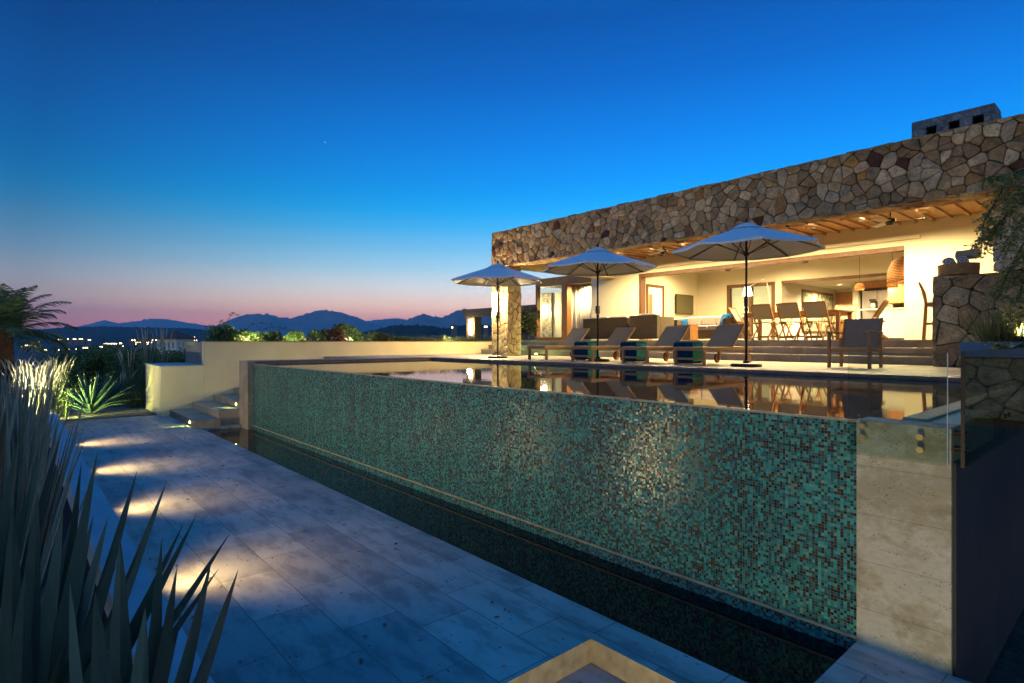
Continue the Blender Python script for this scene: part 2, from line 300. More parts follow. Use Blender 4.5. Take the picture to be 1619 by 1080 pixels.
# ------------------------------------------------------------------ mesh helpers
class MB:
    def __init__(s): s.v = []; s.f = []
    def add(s, vs, fs, mtx=None):
        o = len(s.v)
        s.v += [tuple(mtx @ Vector(p)) if mtx else tuple(p) for p in vs]
        s.f += [tuple(o+i for i in f) for f in fs]; return s
    def box(s, x0, y0, z0, x1, y1, z1, mtx=None):
        vs = [(x, y, z) for x in (x0, x1) for y in (y0, y1) for z in (z0, z1)]
        return s.add(vs, [(0, 1, 3, 2), (4, 6, 7, 5), (0, 4, 5, 1), (2, 3, 7, 6), (0, 2, 6, 4), (1, 5, 7, 3)], mtx)
    def bar(s, a, b, w, t, up=(0, 0, 1)):
        a = Vector(a); b = Vector(b); d = b-a; L = d.length; d.normalize(); u = Vector(up)
        if abs(d.dot(u)) > .99: u = Vector((0, 1, 0))
        x = d.cross(u).normalized(); y = x.cross(d).normalized()
        m = Matrix((x, d, y)).transposed().to_4x4(); m.translation = a
        return s.box(-w/2, 0, -t/2, w/2, L, t/2, m)
    def tube(s, pts, rad, n=8, cap=True):
        pts = [Vector(p) for p in pts]
        if not isinstance(rad, (list, tuple)): rad = [rad]*len(pts)
        o = len(s.v); prev = None
        for i, p in enumerate(pts):
            d = (pts[min(i+1, len(pts)-1)]-pts[max(i-1, 0)]).normalized()
            if prev is None: prev = d.cross(Vector((0, 0, 1)) if abs(d.z) < .9 else Vector((1, 0, 0))).normalized()
            x = (prev - d*prev.dot(d)).normalized(); y = d.cross(x); prev = x
            for k in range(n):
                a = 2*math.pi*k/n; s.v.append(tuple(p+(x*math.cos(a)+y*math.sin(a))*rad[i]))
        for i in range(len(pts)-1):
            for k in range(n):
                s.f.append((o+i*n+k, o+i*n+(k+1) % n, o+(i+1)*n+(k+1) % n, o+(i+1)*n+k))
        if cap:
            s.f.append(tuple(o+k for k in range(n))[::-1]); s.f.append(tuple(o+(len(pts)-1)*n+k for k in range(n)))
        return s
    def lathe(s, prof, c=(0, 0, 0), n=20, sx=1, sy=1):
        o = len(s.v)
        for r, z in prof:
            for k in range(n):
                a = 2*math.pi*k/n; s.v.append((c[0]+r*sx*math.cos(a), c[1]+r*sy*math.sin(a), c[2]+z))
        for i in range(len(prof)-1):
            for k in range(n):
                s.f.append((o+i*n+k, o+i*n+(k+1) % n, o+(i+1)*n+(k+1) % n, o+(i+1)*n+k))
        s.f.append(tuple(o+k for k in range(n))[::-1]); s.f.append(tuple(o+(len(prof)-1)*n+k for k in range(n)))
        return s
    def build(s, name, mat, parent=None, smooth=False, bevel=0, seg=2, loc=None):
        me = bpy.data.meshes.new(name); me.from_pydata(s.v, [], s.f); me.update()
        if smooth: me.polygons.foreach_set('use_smooth', [True]*len(me.polygons))
        me.materials.append(M[mat] if isinstance(mat, str) else mat)
        o = bpy.data.objects.new(name, me); C.objects.link(o)
        if parent: o.parent = parent
        if loc: o.location = loc
        if bevel:
            b = o.modifiers.new('bevel', 'BEVEL'); b.width = bevel; b.segments = seg; b.limit_method = 'ANGLE'
            if not smooth:
                pass
        return o
def tag(o, label=None, cat=None, group=None, kind=None):
    for k, v in (('label', label), ('category', cat), ('group', group), ('kind', kind)):
        if v: o[k] = v
    return o
def thing(name, label, cat, loc=(0, 0, 0), rz=0, group=None):
    o = bpy.data.objects.new(name, None); C.objects.link(o); o.location = loc; o.rotation_euler = (0, 0, rz); o.empty_display_size = .2
    return tag(o, label, cat, group)
def dup(o, loc, rz, label, parent=None):
    c = o.copy(); C.objects.link(c)
    if parent is None: c.location = loc; c.rotation_euler = (0, 0, rz); c['label'] = label
    else: c.parent = parent
    for ch in list(o.children): dup(ch, None, None, None, c)
    return c
def struct(o): o['kind'] = 'structure'; return o
def point(name, loc, power, col, size=.05, parent=None):
    l = bpy.data.lights.new(name, 'POINT'); l.energy = power; l.color = col; l.shadow_soft_size = size
    o = bpy.data.objects.new(name, l); C.objects.link(o); o.location = loc
    if parent: o.parent = parent
    return o
def spot(name, loc, target, power, col, ang=100, blend=.8, size=.04, parent=None):
    l = bpy.data.lights.new(name, 'SPOT'); l.energy = power; l.color = col; l.spot_size = R(ang); l.spot_blend = blend; l.shadow_soft_size = size
    o = bpy.data.objects.new(name, l); C.objects.link(o); o.location = loc
    d = Vector(target)-Vector(loc); o.rotation_euler = d.to_track_quat('-Z', 'Y').to_euler()
    if parent: o.parent = parent
    return o
WARM = (1, .74, .36)
# ------------------------------------------------------------------ masonry
def masonry(mb, u0, v0, u1, v1, su, sv, fn, depth=.05, joint=.006, rnd=None, jit=.47):
    """irregular polygon stones over a rectangle; fn(u, v, w) maps to space, w is outwards"""
    rnd = rnd or random.Random(5); nu = max(1, round((u1-u0)/su)); nv = max(1, round((v1-v0)/sv))
    su = (u1-u0)/nu; sv = (v1-v0)/nv; seeds = {}
    for i in range(-1, nu+1):
        for j in range(-1, nv+1):
            seeds[i, j] = (u0+(i+.5+rnd.uniform(-jit, jit))*su, v0+(j+.5+(.25 if i % 2 else -.25)+rnd.uniform(-jit, jit)*.8)*sv)
    for kk_ in list(seeds):
        if rnd.random() < .22: del seeds[kk_]
    for (i, j), (cu, cv) in seeds.items():
        poly = [(u0, v0), (u1, v0), (u1, v1), (u0, v1)]
        for di in (-2, -1, 0, 1, 2):
            for dj in (-2, -1, 0, 1, 2):
                q = seeds.get((i+di, j+dj))
                if q is None or (di == 0 and dj == 0): continue
                nx, ny = q[0]-cu, q[1]-cv; mx, my = (q[0]+cu)/2, (q[1]+cv)/2
                out = []
                for k in range(len(poly)):
                    a = poly[k]; b = poly[(k+1) % len(poly)]
                    da = (a[0]-mx)*nx+(a[1]-my)*ny; db = (b[0]-mx)*nx+(b[1]-my)*ny
                    if da <= 0: out.append(a)
                    if (da < 0 < db) or (db < 0 < da):
                        t = da/(da-db); out.append((a[0]+(b[0]-a[0])*t, a[1]+(b[1]-a[1])*t))
                poly = out
                if len(poly) < 3: break
            if len(poly) < 3: break
        # drop near-duplicate corners
        q = []
        for p in poly:
            if not q or math.dist(p, q[-1]) > .02: q.append(p)
        if len(q) > 2 and math.dist(q[0], q[-1]) < .02: q.pop()
        if len(q) < 3: continue
        gu = sum(p[0] for p in q)/len(q); gv = sum(p[1] for p in q)/len(q)
        area = abs(sum(q[k][0]*q[(k+1) % len(q)][1]-q[(k+1) % len(q)][0]*q[k][1] for k in range(len(q))))/2
        if area < .002: continue
        # corner cutting gives rounded stones
        rr = []
        for k in range(len(q)):
            a = q[k-1]; b = q[k]; c = q[(k+1) % len(q)]
            t = .05+rnd.uniform(0, .13)
            rr.append((b[0]+(a[0]-b[0])*t, b[1]+(a[1]-b[1])*t)); rr.append((b[0]+(c[0]-b[0])*t, b[1]+(c[1]-b[1])*t))
        q = rr; d = depth*rnd.uniform(.55, 1.15); tx = rnd.uniform(-.05, .05); ty = rnd.uniform(-.05, .05)
        r = max(math.dist(p, (gu, gv)) for p in q); k1 = 1-joint/r; k2 = 1-(joint+.016)/r
        n = len(q); vs = []
        for kk, w in ((k1, -.01), (k1, d*.62), (k2, d)):
            for p in q:
                uu = gu+(p[0]-gu)*kk+(rnd.uniform(-.004, .004)); vv = gv+(p[1]-gv)*kk+(rnd.uniform(-.004, .004))
                vs.append(fn(uu, vv, w+(tx*(uu-gu)+ty*(vv-gv) if w > 0 else 0)))
        vs.append(fn(gu, gv, d+.008))
        fs = []
        for rI in (0, 1):
            for k in range(n): fs.append((rI*n+k, rI*n+(k+1) % n, (rI+1)*n+(k+1) % n, (rI+1)*n+k))
        for k in range(n): fs.append((2*n+k, 2*n+(k+1) % n, 3*n))
        mb.add(vs, fs)
    return mb
def fix(o):
    bm = bmesh.new(); bm.from_mesh(o.data); bmesh.ops.recalc_face_normals(bm, faces=bm.faces); bm.to_mesh(o.data); bm.free(); return o
# ================================================================== GROUND, FAR LAND
def hgt(x, y):
    d = math.hypot(x, y)
    # plateau that carries the house, falling to the valley beyond the planting
    e = max(0, -x-24)*.16 + max(0, d-60)*.10
    base = -.5 - e
    base = max(base, -40-.0*d)
    if d > 30: base += 1.2*noise.noise(Vector((x*.02, y*.02, 0)))*min(1, (d-30)/60)
    if d > 400: base += 14*noise.noise(Vector((x*.0015, y*.0015, 3)))*min(1, (d-400)/1500)
    return base
def ground():
    mb = MB(); rs = [0, 6, 12, 18, 24, 30, 38, 48, 60, 80, 110, 150, 200, 280, 400, 600, 900, 1300, 1900, 2800, 4200, 6500, 10000, 16000, 22500]; n = 144
    mb.v.append((0, 0, -.5))
    for r in rs[1:]:
        for k in range(n):
            a = 2*math.pi*k/n; x = r*math.cos(a); y = r*math.sin(a); mb.v.append((x, y, hgt(x, y)))
    for k in range(n): mb.f.append((0, 1+k, 1+(k+1) % n))
    for i in range(len(rs)-2):
        for k in range(n): mb.f.append((1+i*n+k, 1+(i+1)*n+k, 1+(i+1)*n+(k+1) % n, 1+i*n+(k+1) % n))
    m = Mt('scrubland'); v = m.co(); a = m.noise(v, .02, 8, .7); b = m.noise(v, .4, 6, .7)
    m.set(Base_Color=m.mix(1, m.ramp(a, [(.35, (.03, .045, .02)), (.5, (.06, .06, .035)), (.7, (.11, .09, .06))]), m.ramp(b, [(.3, (.5, .5, .5)), (.7, (1, 1, 1))]), 'MULTIPLY'), Roughness=1.0)
    m.bump(b, .6, .3)
    struct(mb.build('ground', m.m, smooth=True))
ground()
S_ = 900.0
def ray(px, d, z):
    s = (px-809.5)/S_; f = (-.753, .658); r = (.658, .753)
    return ((f[0]+r[0]*s)*d, (f[1]+r[1]*s)*d, z)
def interp(tab, x):
    for (a, b), (c, e) in zip(tab, tab[1:]):
        if a <= x <= c: return b+(e-b)*(x-a)/(c-a)
    return tab[0][1] if x < tab[0][0] else tab[-1][1]
def ridge(name, tab, D, width, mat, foot=-45, amp=.06, step=1.5, seed=0, ragged=0):
    mb = MB(); xs = []; x = tab[0][0]
    while x <= tab[-1][0]: xs.append(x); x += step
    rows = [-1, -.8, -.6, -.45, -.3, -.2, -.1, -.04, 0, .1, .3, .6, 1]
    for px in xs:
        py = interp(tab, px); top = H+(540-py)/S_*D
        for j in rows:
            q = ray(px, D*(1+width*j), 0); e = (1-abs(j))**1.25
            nz = noise.fractal(Vector((q[0]/D*14+seed, q[1]/D*14, j*2)), 1, 2, 5)
            # spurs and gullies on the slopes, none at the crest
            z = foot+(top-foot)*(e+nz*.22*min(1, abs(j)*3)*e*(1-e)*4)
            if abs(j) < .05: z += (top-foot)*amp*.9*noise.fractal(Vector((px*.16+seed, 5, 0)), 1, 2, 5)
            if ragged and abs(j) < .05: z += ragged*noise.noise(Vector((px*1.7, seed, 1)))
            mb.v.append((q[0], q[1], z))
    nr = len(rows)
    for i in range(len(xs)-1):
        for j in range(nr-1): mb.f.append((i*nr+j, i*nr+j+1, (i+1)*nr+j+1, (i+1)*nr+j))
    return struct(mb.build(name, mat, smooth=True))
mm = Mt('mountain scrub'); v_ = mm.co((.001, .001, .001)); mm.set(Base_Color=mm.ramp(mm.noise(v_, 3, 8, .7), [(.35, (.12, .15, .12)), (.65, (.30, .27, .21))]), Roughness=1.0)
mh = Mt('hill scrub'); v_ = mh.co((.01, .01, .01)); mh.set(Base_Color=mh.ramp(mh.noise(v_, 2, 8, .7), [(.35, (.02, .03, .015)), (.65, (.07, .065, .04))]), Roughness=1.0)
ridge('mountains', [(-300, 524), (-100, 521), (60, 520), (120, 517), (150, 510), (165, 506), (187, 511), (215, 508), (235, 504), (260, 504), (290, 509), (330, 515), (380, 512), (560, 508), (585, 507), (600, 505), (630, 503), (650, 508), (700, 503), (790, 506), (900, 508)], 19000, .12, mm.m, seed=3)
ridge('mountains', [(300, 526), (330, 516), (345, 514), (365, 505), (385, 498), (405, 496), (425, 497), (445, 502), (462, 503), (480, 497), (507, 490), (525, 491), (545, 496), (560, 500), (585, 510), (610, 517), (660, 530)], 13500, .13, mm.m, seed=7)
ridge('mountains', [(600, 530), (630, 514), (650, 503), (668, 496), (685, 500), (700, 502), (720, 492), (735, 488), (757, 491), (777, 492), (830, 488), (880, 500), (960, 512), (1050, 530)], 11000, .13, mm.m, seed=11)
ridge('hills', [(-200, 528), (-60, 524), (40, 523), (90, 519), (110, 516), (130, 517), (160, 516), (200, 517), (250, 518), (300, 519), (340, 523), (420, 530), (520, 536)], 3400, .22, mh.m, foot=-48, step=2, seed=2, ragged=2.0)
ridge('hills', [(500, 537), (560, 528), (600, 520), (622, 514), (650, 514), (680, 515), (705, 519), (730, 514), (760, 513), (800, 516), (860, 516), (950, 524), (1100, 535)], 1500, .25, mh.m, foot=-46, step=1.5, seed=9, ragged=2.5)
# haze
hz = MB().box(-23500, -23500, -80, 23500, 23500, 1050)
hm = bpy.data.materials.new('haze air'); hm.use_nodes = True; t = hm.node_tree; t.nodes.clear()
o_ = t.nodes.new('ShaderNodeOutputMaterial'); pv = t.nodes.new('ShaderNodeVolumePrincipled'); t.links.new(pv.outputs[0], o_.inputs['Volume'])
pv.inputs['Color'].default_value = (.3, .68, 1, 1); pv.inputs['Density'].default_value = .00006; pv.inputs['Anisotropy'].default_value = 0
ho = hz.build('haze', hm); ho['kind'] = 'stuff'; tag(ho, 'thin blue evening haze between terrace and mountains', 'haze')
# ================================================================== PATH, STEPS, BASIN
XE, XS = -13.55, -1.29          # pool far end, pool near end
YW, YB = 4.05, 3.10             # mosaic wall face, path-side basin edge
YP = 8.82                       # pool edge on the house side
def path():
    # top sheet with a rectangular well near the camera, plus basin return strip
    mb = MB()
    def slab(x0, y0, x1, y1, z0=-.4, z1=0): mb.box(x0, y0, z0, x1, y1, z1)
    slab(-17.3, .60, -2.43, YB)           # main run
    slab(-2.43, 2.80, XS, YB)             # strip beyond the well
    slab(XS, 2.80, 3.0, YW+.0)            # slab at the pier foot
    slab(-17.3, YB, -14.0, 4.2)
    o = mb.build('path', 'path'); struct(o)
    w = MB().box(-2.43, -1.5, -.42, 3.0, 2.80, -.155)
    struct(w.build('lower_path', 'path'))
    e = MB(); e.box(-2.43-.0, .60, -.15, -2.425, 2.80, .003); e.box(-2.425, 2.795, -.15, 3.0, 2.80, .003)
    struct(e.build('path_edge', 'edge'))
path()
cb = thing('curb', 'long smooth stone curb between spiky plants and path', 'curb')
c_ = MB().box(-17.3, .444, -.4, 3.0, .694, .35).build('curb_body', 'curb', cb, bevel=.008)
WL = (1, .72, .30)
f = MB().lathe([(.0, 0), (.035, 0), (.035, .012), (.0, .012)], n=12).build('recessed_light', 'warmlamp', cb); f.rotation_euler = (R(-90), 0, 0); f.location = (-.6, .695, -.07)
spot('well_lamp', (-.6, .73, -.07), (-1.0, 4.0, .75), 170, (1, .78, .36), 165, 1, .07, cb)
for x in (-5.1, -7.75, -10.3, -13.2):
    f = MB().lathe([(.0, 0), (.035, 0), (.035, .012), (.0, .012)], n=12)
    ob = f.build('recessed_light', 'warmlamp', cb); ob.rotation_euler = (R(-90), 0, 0); ob.location = (x, .695, .26)
    spot('path_lamp', (x, .72, .26), (x-.1, 2.4, .12), 120, WL, 128, 1, .09, cb)
bs = thing('basin', 'dark catch basin along foot of the mosaic pool wall', 'basin')
MB().box(-14.0, YB, -.6, XS, YW+.1, -.5).build('basin_floor', 'darkstucco', bs)
MB().box(-14.0, YB-.03, -.45, XS, YB+.002, -.003).build('basin_edge', 'mosaic', bs)
wb = MB().box(-14.0, YB+.002, -.3, XS, YW+.05, -.07).build('basin_water', 'basinwater'); struct(wb)
# stairs up to the terrace
st = MB(); n = 9; rh = ZT/n; tr = .51
for i in range(n):
    st.box(-16.8, 3.0+tr*i, -.3-.001*i, (-14.2 if i else -14.03), 3.0+tr*(i+1)+(.004 if i < n-1 else 0), rh*(i+1)-(0 if i < n-1 else .003))
so = st.build('garden_steps', 'step', bevel=.006); tag(so, 'stone steps with green lights climbing beside the cream wall', 'steps')
for i, x in ((0, -14.55), (2, -14.7), (8, -14.75), (4, -14.8)):
    y = 3.0+tr*i; z = rh*i+rh*.5
    lt = thing('step_light', ['small round green light in bottom step riser', '', 'small round green light in third step riser', '', 'small round green light in fifth step riser', '', '', '', 'small round green light in topmost step riser'][i], 'light', (x, y, z), 0, 'step lights')
    f = MB().lathe([(0, 0), (.03, 0), (.03, .01), (0, .01)], n=12).build('lens', 'steplamp', lt); f.rotation_euler = (R(90), 0, 0); f.location = (0, -.002, 0)
    spot('step_lamp', (0, -.03, 0), (-.35, -.55, -.25), 16, (.78, 1, .18), 105, .7, .02, lt)
# ================================================================== POOL
pool = thing('infinity_pool', 'raised infinity pool faced with teal glass mosaic', 'pool')
MB().box(XE, YW, -.55, XS, YW+.22, ZW-.012).build('mosaic_wall', 'mosaic', pool)
MB().box(XE, YW-.012, .018, XS, YW, .036).build('bottom_trim', 'edge', pool)
MB().box(XE, YW+.004, ZW-.012, XS, YW+.05, ZW+.001).build('overflow_lip', 'edge', pool)
MB().box(XE, YW+.22, .1, -1.07, YP, .2).build('pool_floor', 'darkstucco', pool)
MB().box(XE-.01, YP, .1, XS+.01, YP+.2, ZT-.05).build('pool_side', 'coping', pool)
pw = MB().box(XE, YW+.05, ZW-.4, -1.07, YP, ZW).build('pool_water', 'poolwater'); struct(pw)
MB().box(-14.2, YW-.10, -.3, XE, YW+.25, ZT).build('pier', 'step', pool, bevel=.005)
MB().box(-14.2, YW+.25, -.3, XE, YP+.02, ZT-.03).build('end_wall', 'step', pool)
MB().box(-14.22, YW+.05, ZT-.03, XE+.02, YP, ZT+.002).build('end_coping', 'coping', pool, bevel=.006)
MB().box(-14.22, YP, ZT-.045, XS+.1, YP+.32, ZT+.002).build('side_coping', 'coping', pool, bevel=.006)
# near-end pier clad in travertine and the dark flank wall beyond it
pr = thing('stone_pier', 'tall travertine pier ending the mosaic wall at right', 'pier', (0, 0, 0))
MB().box(XS, YW-.004, -.35, -.80, YW+.22, ZW+.006).build('cladding', 'pier', pr, bevel=.004)
fw = thing('flank_wall', 'dark plastered retaining wall running back from the pier', 'wall')
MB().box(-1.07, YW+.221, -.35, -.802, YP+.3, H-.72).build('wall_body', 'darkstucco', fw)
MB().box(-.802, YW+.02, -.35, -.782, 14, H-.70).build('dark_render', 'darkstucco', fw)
MB().box(-1.07, YW+.221, H-.72, -.803, 5.3, ZW+.004).build('beige_block', 'stucco', fw, bevel=.01)
MB().box(-1.07, 5.302, H-.72, -.81, YP+.3, ZW-.01).build('stone_bench', 'stone2', fw)
MB().box(-1.10, YW+.23, ZW-.06, -.96, YP+.3, ZW+.02).build('end_coping', 'edge', fw, bevel=.006)
# ================================================================== GLASS PANELS
g1 = thing('glass_panel', 'clear glass panel bolted to front of travertine pier', 'glass panel', (0, 0, 0), 0)
MB().box(-1.325, 4.004, H-.715, -.812, 4.016, H-.065).build('pane', 'glass', g1)
MB().box(-.8115, 4.004, H-.715, -.808, 4.016, H-.065).build('pane_edge', 'glassedge', g1)
for (x, z) in ((-1.24, -.53), (-1.24, -.60), (-.94, -.56-.0), (-.94, -.635)):
    f = MB().lathe([(0, 0), (.016, 0), (.016, .045), (.018, .045), (.018, .060), (0, .060)], n=16).build('standoff', 'brass', g1)
    f.rotation_euler = (R(90), 0, 0); f.location = (x, YW-.004, H+z)
g2 = thing('glass_panel', 'dark tinted glass balustrade along flank of the pool end', 'glass panel', (0, 0, 0), 0)
MB().box(-.752, 4.04, H-.715, -.738, 8.6, H-.055).build('pane', 'glassd', g2)
MB().box(-.754, 4.03, H-.715, -.736, 4.0395, H-.055).build('pane_edge', 'dkmetal', g2)
for y in (4.12, 5.3, 5.45):
    for z in (-.53, -.62):
        f = MB().lathe([(0, 0), (.016, 0), (.016, .07), (0, .07)], n=14).build('standoff', 'dkmetal', g2)
        f.rotation_euler = (0, R(90), 0); f.location = (-.800, y, H+z)
# ================================================================== TERRACE
tb = MB()
tb.box(-16.8, YP+.32, ZT-.25, -1.2, 17.2, ZT-.002)
tb.box(-16.8, 3.0+tr*9-.0, ZT-.25, -14.22, YP+.32, ZT-.002)
tb.box(-14.22, YP+.32, ZT-.25, -14.2, YP+.33, ZT-.004)
struct(tb.build('terrace', 'terrace'))
ss = MB()
rs = (ZF-ZT)/3
for i in range(3):
    ss.box(-16.6, 13.0+.35*i, ZT-.1+rs*i*.0, -2.75, 13.0+.35*(i+1)+(.05 if i < 2 else .1), ZT+rs*(i+1)-.03)
hs = ss.build('terrace_steps', 'step')
tag(hs, 'three wide stone steps from terrace up to the porch', 'steps')
nz = MB()
for i in range(3): nz.box(-16.61, 12.985+.35*i, ZT+rs*(i+1)-.029, -2.75, 13.36+.35*i, ZT+rs*(i+1))
nz.build('nosing', 'terrace', hs, bevel=.004)
struct(MB().box(-18.6, 14.06, ZT-.1, -.5, 28, ZF-.001).build('floor', 'terrace'))
# cream garden wall with planting bed on top
gw = thing('garden_wall', 'thick cream stucco wall stepping down beside the stairs', 'wall')
MB().box(-17.05, 3.8, -.5, -16.8, 17.2, H-.012).build('wall_body', 'stucco', gw, bevel=.006)
MB().box(-19.0, 3.8, -.5, -17.05, 4.05, H-.012).build('wall_return', 'greywall', gw)
MB().box(-19.0, 2.8, -.5, -16.8, 3.8, H-.64).build('low_block', 'stucco', gw, bevel=.01)
MB().box(-19.01, 2.78, H-.64, -16.79, 3.80, H-.62).build('block_cap', 'curb', gw, bevel=.005)
MB().box(-17.07, 3.79, H-.012, -16.78, 17.2, H+.006).build('coping', 'edge', gw)
struct(MB().box(-19.2, 4.05, -.6, -17.05, 17.2, H-.18).build('planting_bed', 'soil'))
struct(MB().box(-17.3, -6, -.45, 1.5, .444, .16).build('planting_bed', 'soil'))
struct(MB().box(-26, -8, -.7, -17.3, 2.8, .02).build('gravel_bed', 'gravel'))
# ================================================================== VILLA
villa = thing('villa', 'single storey villa with deep fieldstone parapet and lit porch', 'house')
YH, YI = 11.70, 12.27
ZB, ZTOP = H+2.39, H+3.52; BTOP = H+1.17
XL = -14.4
rnd = random.Random(12)
MB().box(XL+.04, YH+.05, ZB+.03, 4, YI-.04, ZTOP-.02).build('parapet_core', 'mortar', villa)
m_ = MB(); masonry(m_, XL, ZB, 4, ZTOP, .205, .17, lambda u, v, w: (u, YH+.05-w, v), .055, rnd=rnd)
masonry(m_, XL, YH, 4, YI, .42, .19, lambda u, v, w: (u, v, ZB+.03-w), .03, rnd=rnd, jit=.3)
masonry(m_, YH, ZB, YI, ZTOP, .3, .25, lambda u, v, w: (XL+.04-w, u, v), .05, rnd=rnd)
masonry(m_, XL, YH, 4, YI, .42, .28, lambda u, v, w: (u, v, ZTOP-.02+w), .03, rnd=rnd, jit=.3)
fix(m_.build('stone_parapet', 'stone', villa))
# return beam towards the house at the left end
MB().box(XL+.04, YI-.02, ZB+.03, XL+.6, 17.3, ZTOP-.3).build('return_beam', 'stucco', villa)
# corner pillar
MB().box(XL+.05, YH+.05, ZT-.05, XL+.78, YI-.05, ZB+.035).build('pillar_core', 'mortar', villa)
m_ = MB()
masonry(m_, XL, ZT, XL+.81, ZB+.03, .23, .24, lambda u, v, w: (u, YH+.05-w, v), .05, rnd=rnd)
masonry(m_, YH, ZT, YI, ZB+.03, .22, .24, lambda u, v, w: (XL+.78+w, u, v), .04, rnd=rnd)
masonry(m_, YH, ZT, YI, ZB+.03, .22, .24, lambda u, v, w: (XL+.05-w, u, v), .04, rnd=rnd)
fix(m_.build('stone_pillar', 'stone2', villa))
# roof slab, ceiling boards, joists
ZC = H+3.08
MB().box(XL+.6, YI-.04, ZC+.06, 4, 28.5, ZC+.3).build('roof', 'greywall', villa)
MB().box(XL+.6, YI-.04, ZC, -2.2, 17.3, ZC+.055).build('ceiling', 'ceilwood', villa)
x = XL+.9; jm = MB().box(-.03, YI-.04, -.06, .03, 17.3, -.001)
j0 = jm.build('joist', 'ceilwood', villa); j0.location = (x, 0, ZC)
while x < -2.9:
    x += .36; j = j0.copy(); C.objects.link(j); j.parent = villa; j.location = (x, 0, ZC)
MB().box(-2.45, YI+.03, ZC-.24, -2.2, 17.29, ZC-.002).build('edge_beam', 'teaky', villa, bevel=.01)
MB().box(XL+.6, YI-.04, ZB+.035, 4, YI+.02, ZC+.05).build('parapet_back', 'wallint', villa)
# front wall of the rooms (plane Y = 17.3) with the wide opening
YO = 17.3; OX0, OX1 = -12.7, -4.4; OZ = H+2.48
wl = MB()
wl.box(-15.0, YO, ZF, OX0-.0, YO+.25, ZC+.06)
wl.box(OX1, YO, ZF, -1.9, YO+.25, ZC+.06)
wl.box(OX0, YO, OZ, OX1, YO+.25, ZC+.06)
wl.build('front_wall', 'wallint', villa)
tr_ = MB(); tr_.box(OX0-.15, YO-.06, OZ+.14, OX1+.35, YO-.001, OZ+.24); tr_.build('cornice', 'wallint', villa, bevel=.01)
fr = MB(); fr.box(OX0, YO-.005, OZ-.12, OX1, YO+.26, OZ-.001); fr.box(OX0+.001, YO-.005, ZF, OX0+.11, YO+.26, OZ-.121)
fr.build('opening_frame', 'dkteak', villa)
# right return wall
MB().box(-1.9, 13.02, ZT, -1.6, 17.55, ZC+.05).build('side_wall', 'wallint', villa)
MB().box(-1.83, 12.38, BTOP, 4, 13.0, ZB+.03).build('column_core', 'mortar', villa)
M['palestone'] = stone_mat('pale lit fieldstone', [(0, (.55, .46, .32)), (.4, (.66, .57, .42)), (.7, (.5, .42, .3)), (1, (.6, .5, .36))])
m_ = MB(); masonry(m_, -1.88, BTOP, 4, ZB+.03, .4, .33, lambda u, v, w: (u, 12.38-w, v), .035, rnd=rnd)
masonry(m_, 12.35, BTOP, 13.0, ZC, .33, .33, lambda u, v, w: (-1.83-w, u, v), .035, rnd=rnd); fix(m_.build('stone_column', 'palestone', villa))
# living room box
RB = 21.3
iw = MB()
iw.box(-12.95, YO+.25, ZF, -12.7, RB, H+3.0)                     # left wall
iw.build('living_room_wall', 'wallint', villa)
bw = MB(); bt = H+2.23
bw.box(-12.95, RB, ZF, -11.4, RB+.2, H+3.0); bw.box(-11.4, RB, bt, -9.5, RB+.2, H+3.0)
bw.box(-9.5, RB, ZF, -9.26, RB+.2, H+3.0); bw.box(-9.26, RB, bt, -2.6, RB+.2, H+3.0)
bw.build('back_wall', 'wallint', villa)
MB().box(-12.95, YO+.25, H+3.0, -2.3, RB+.2, H+3.06).build('living_room_ceiling', 'white', villa)
MB().box(-2.6, YO+.25, ZF, -2.4, 26, H+3.0).build('right_wall', 'wallint', villa)
MB().box(-9.26, RB-.03, bt-.09, -2.6, RB+.21, bt-.001).build('kitchen_header', 'dkteak', villa)
# glazed back window
wf = MB(); wf.box(-11.4, RB-.02, bt-.12, -9.5, RB+.15, bt-.001); wf.box(-11.399, RB-.02, ZF, -11.27, RB+.15, bt-.121); wf.box(-9.63, RB-.02, ZF, -9.501, RB+.15, bt-.121); wf.box(-10.5, RB-.02, ZF, -10.4, RB+.15, bt-.121)
w1 = wf.build('window', 'dkteak', villa)
MB().box(-11.27, RB+.08, ZF, -9.63, RB+.09, bt-.12).build('pane', 'glass', w1)
# inner doorway on the left wall
dw = MB(); dw.box(-12.71, 17.75, ZF, -12.66, 17.85, H+2.05); dw.box(-12.71, 18.75, ZF, -12.66, 18.87, H+2.05); dw.box(-12.71, 17.75, H+2.051, -12.66, 18.87, H+2.15)
d1 = dw.build('inner_door', 'dkteak', villa)
MB().box(-12.698, 17.851, ZF, -12.68, 18.749, H+2.05).build('door_panel', 'white', d1)
MB().box(-12.699, 17.90, ZF, -12.672, 18.10, H+1.78).build('door_trim', 'teakz', d1)
# kitchen
KB = 26.5
kw = MB(); kw.box(-9.46, RB+.2, ZF, -9.26, KB, bt-.02); kw.box(-9.46, KB, ZF, -2.6, KB+.2, bt-.02); kw.box(-7.68, 23.7, ZF, -7.5, KB, bt-.02)
kw.build('kitchen_wall', 'white', villa)
MB().box(-9.46, RB+.21, bt-.02, -2.6, KB+.2, bt+.04).build('kitchen_ceiling', 'white', villa)
kwf = MB().box(-9.26, 23.05, H+.35, -9.22, 26.2, H+2.02).build('kitchen_window', 'dkteak', villa)
for y0, y1 in ((23.15, 24.5), (24.65, 26.1)):
    mk = Mt('garden print'); v_ = mk.co(); mk.set(Base_Color=mk.ramp(mk.noise(v_, 6, 8, .7), [(.4, (.06, .09, .05)), (.5, (.3, .3, .2)), (.6, (.62, .6, .48))]), Roughness=.3)
    MB().box(-9.22, y0, H+.42, -9.21, y1, H+1.92).build('pane', mk.m, kwf)
kd = MB().box(-9.2, KB-.05, ZF, -8.55, KB-.01, H+2.1).build('kitchen_door', 'doorwood', villa)
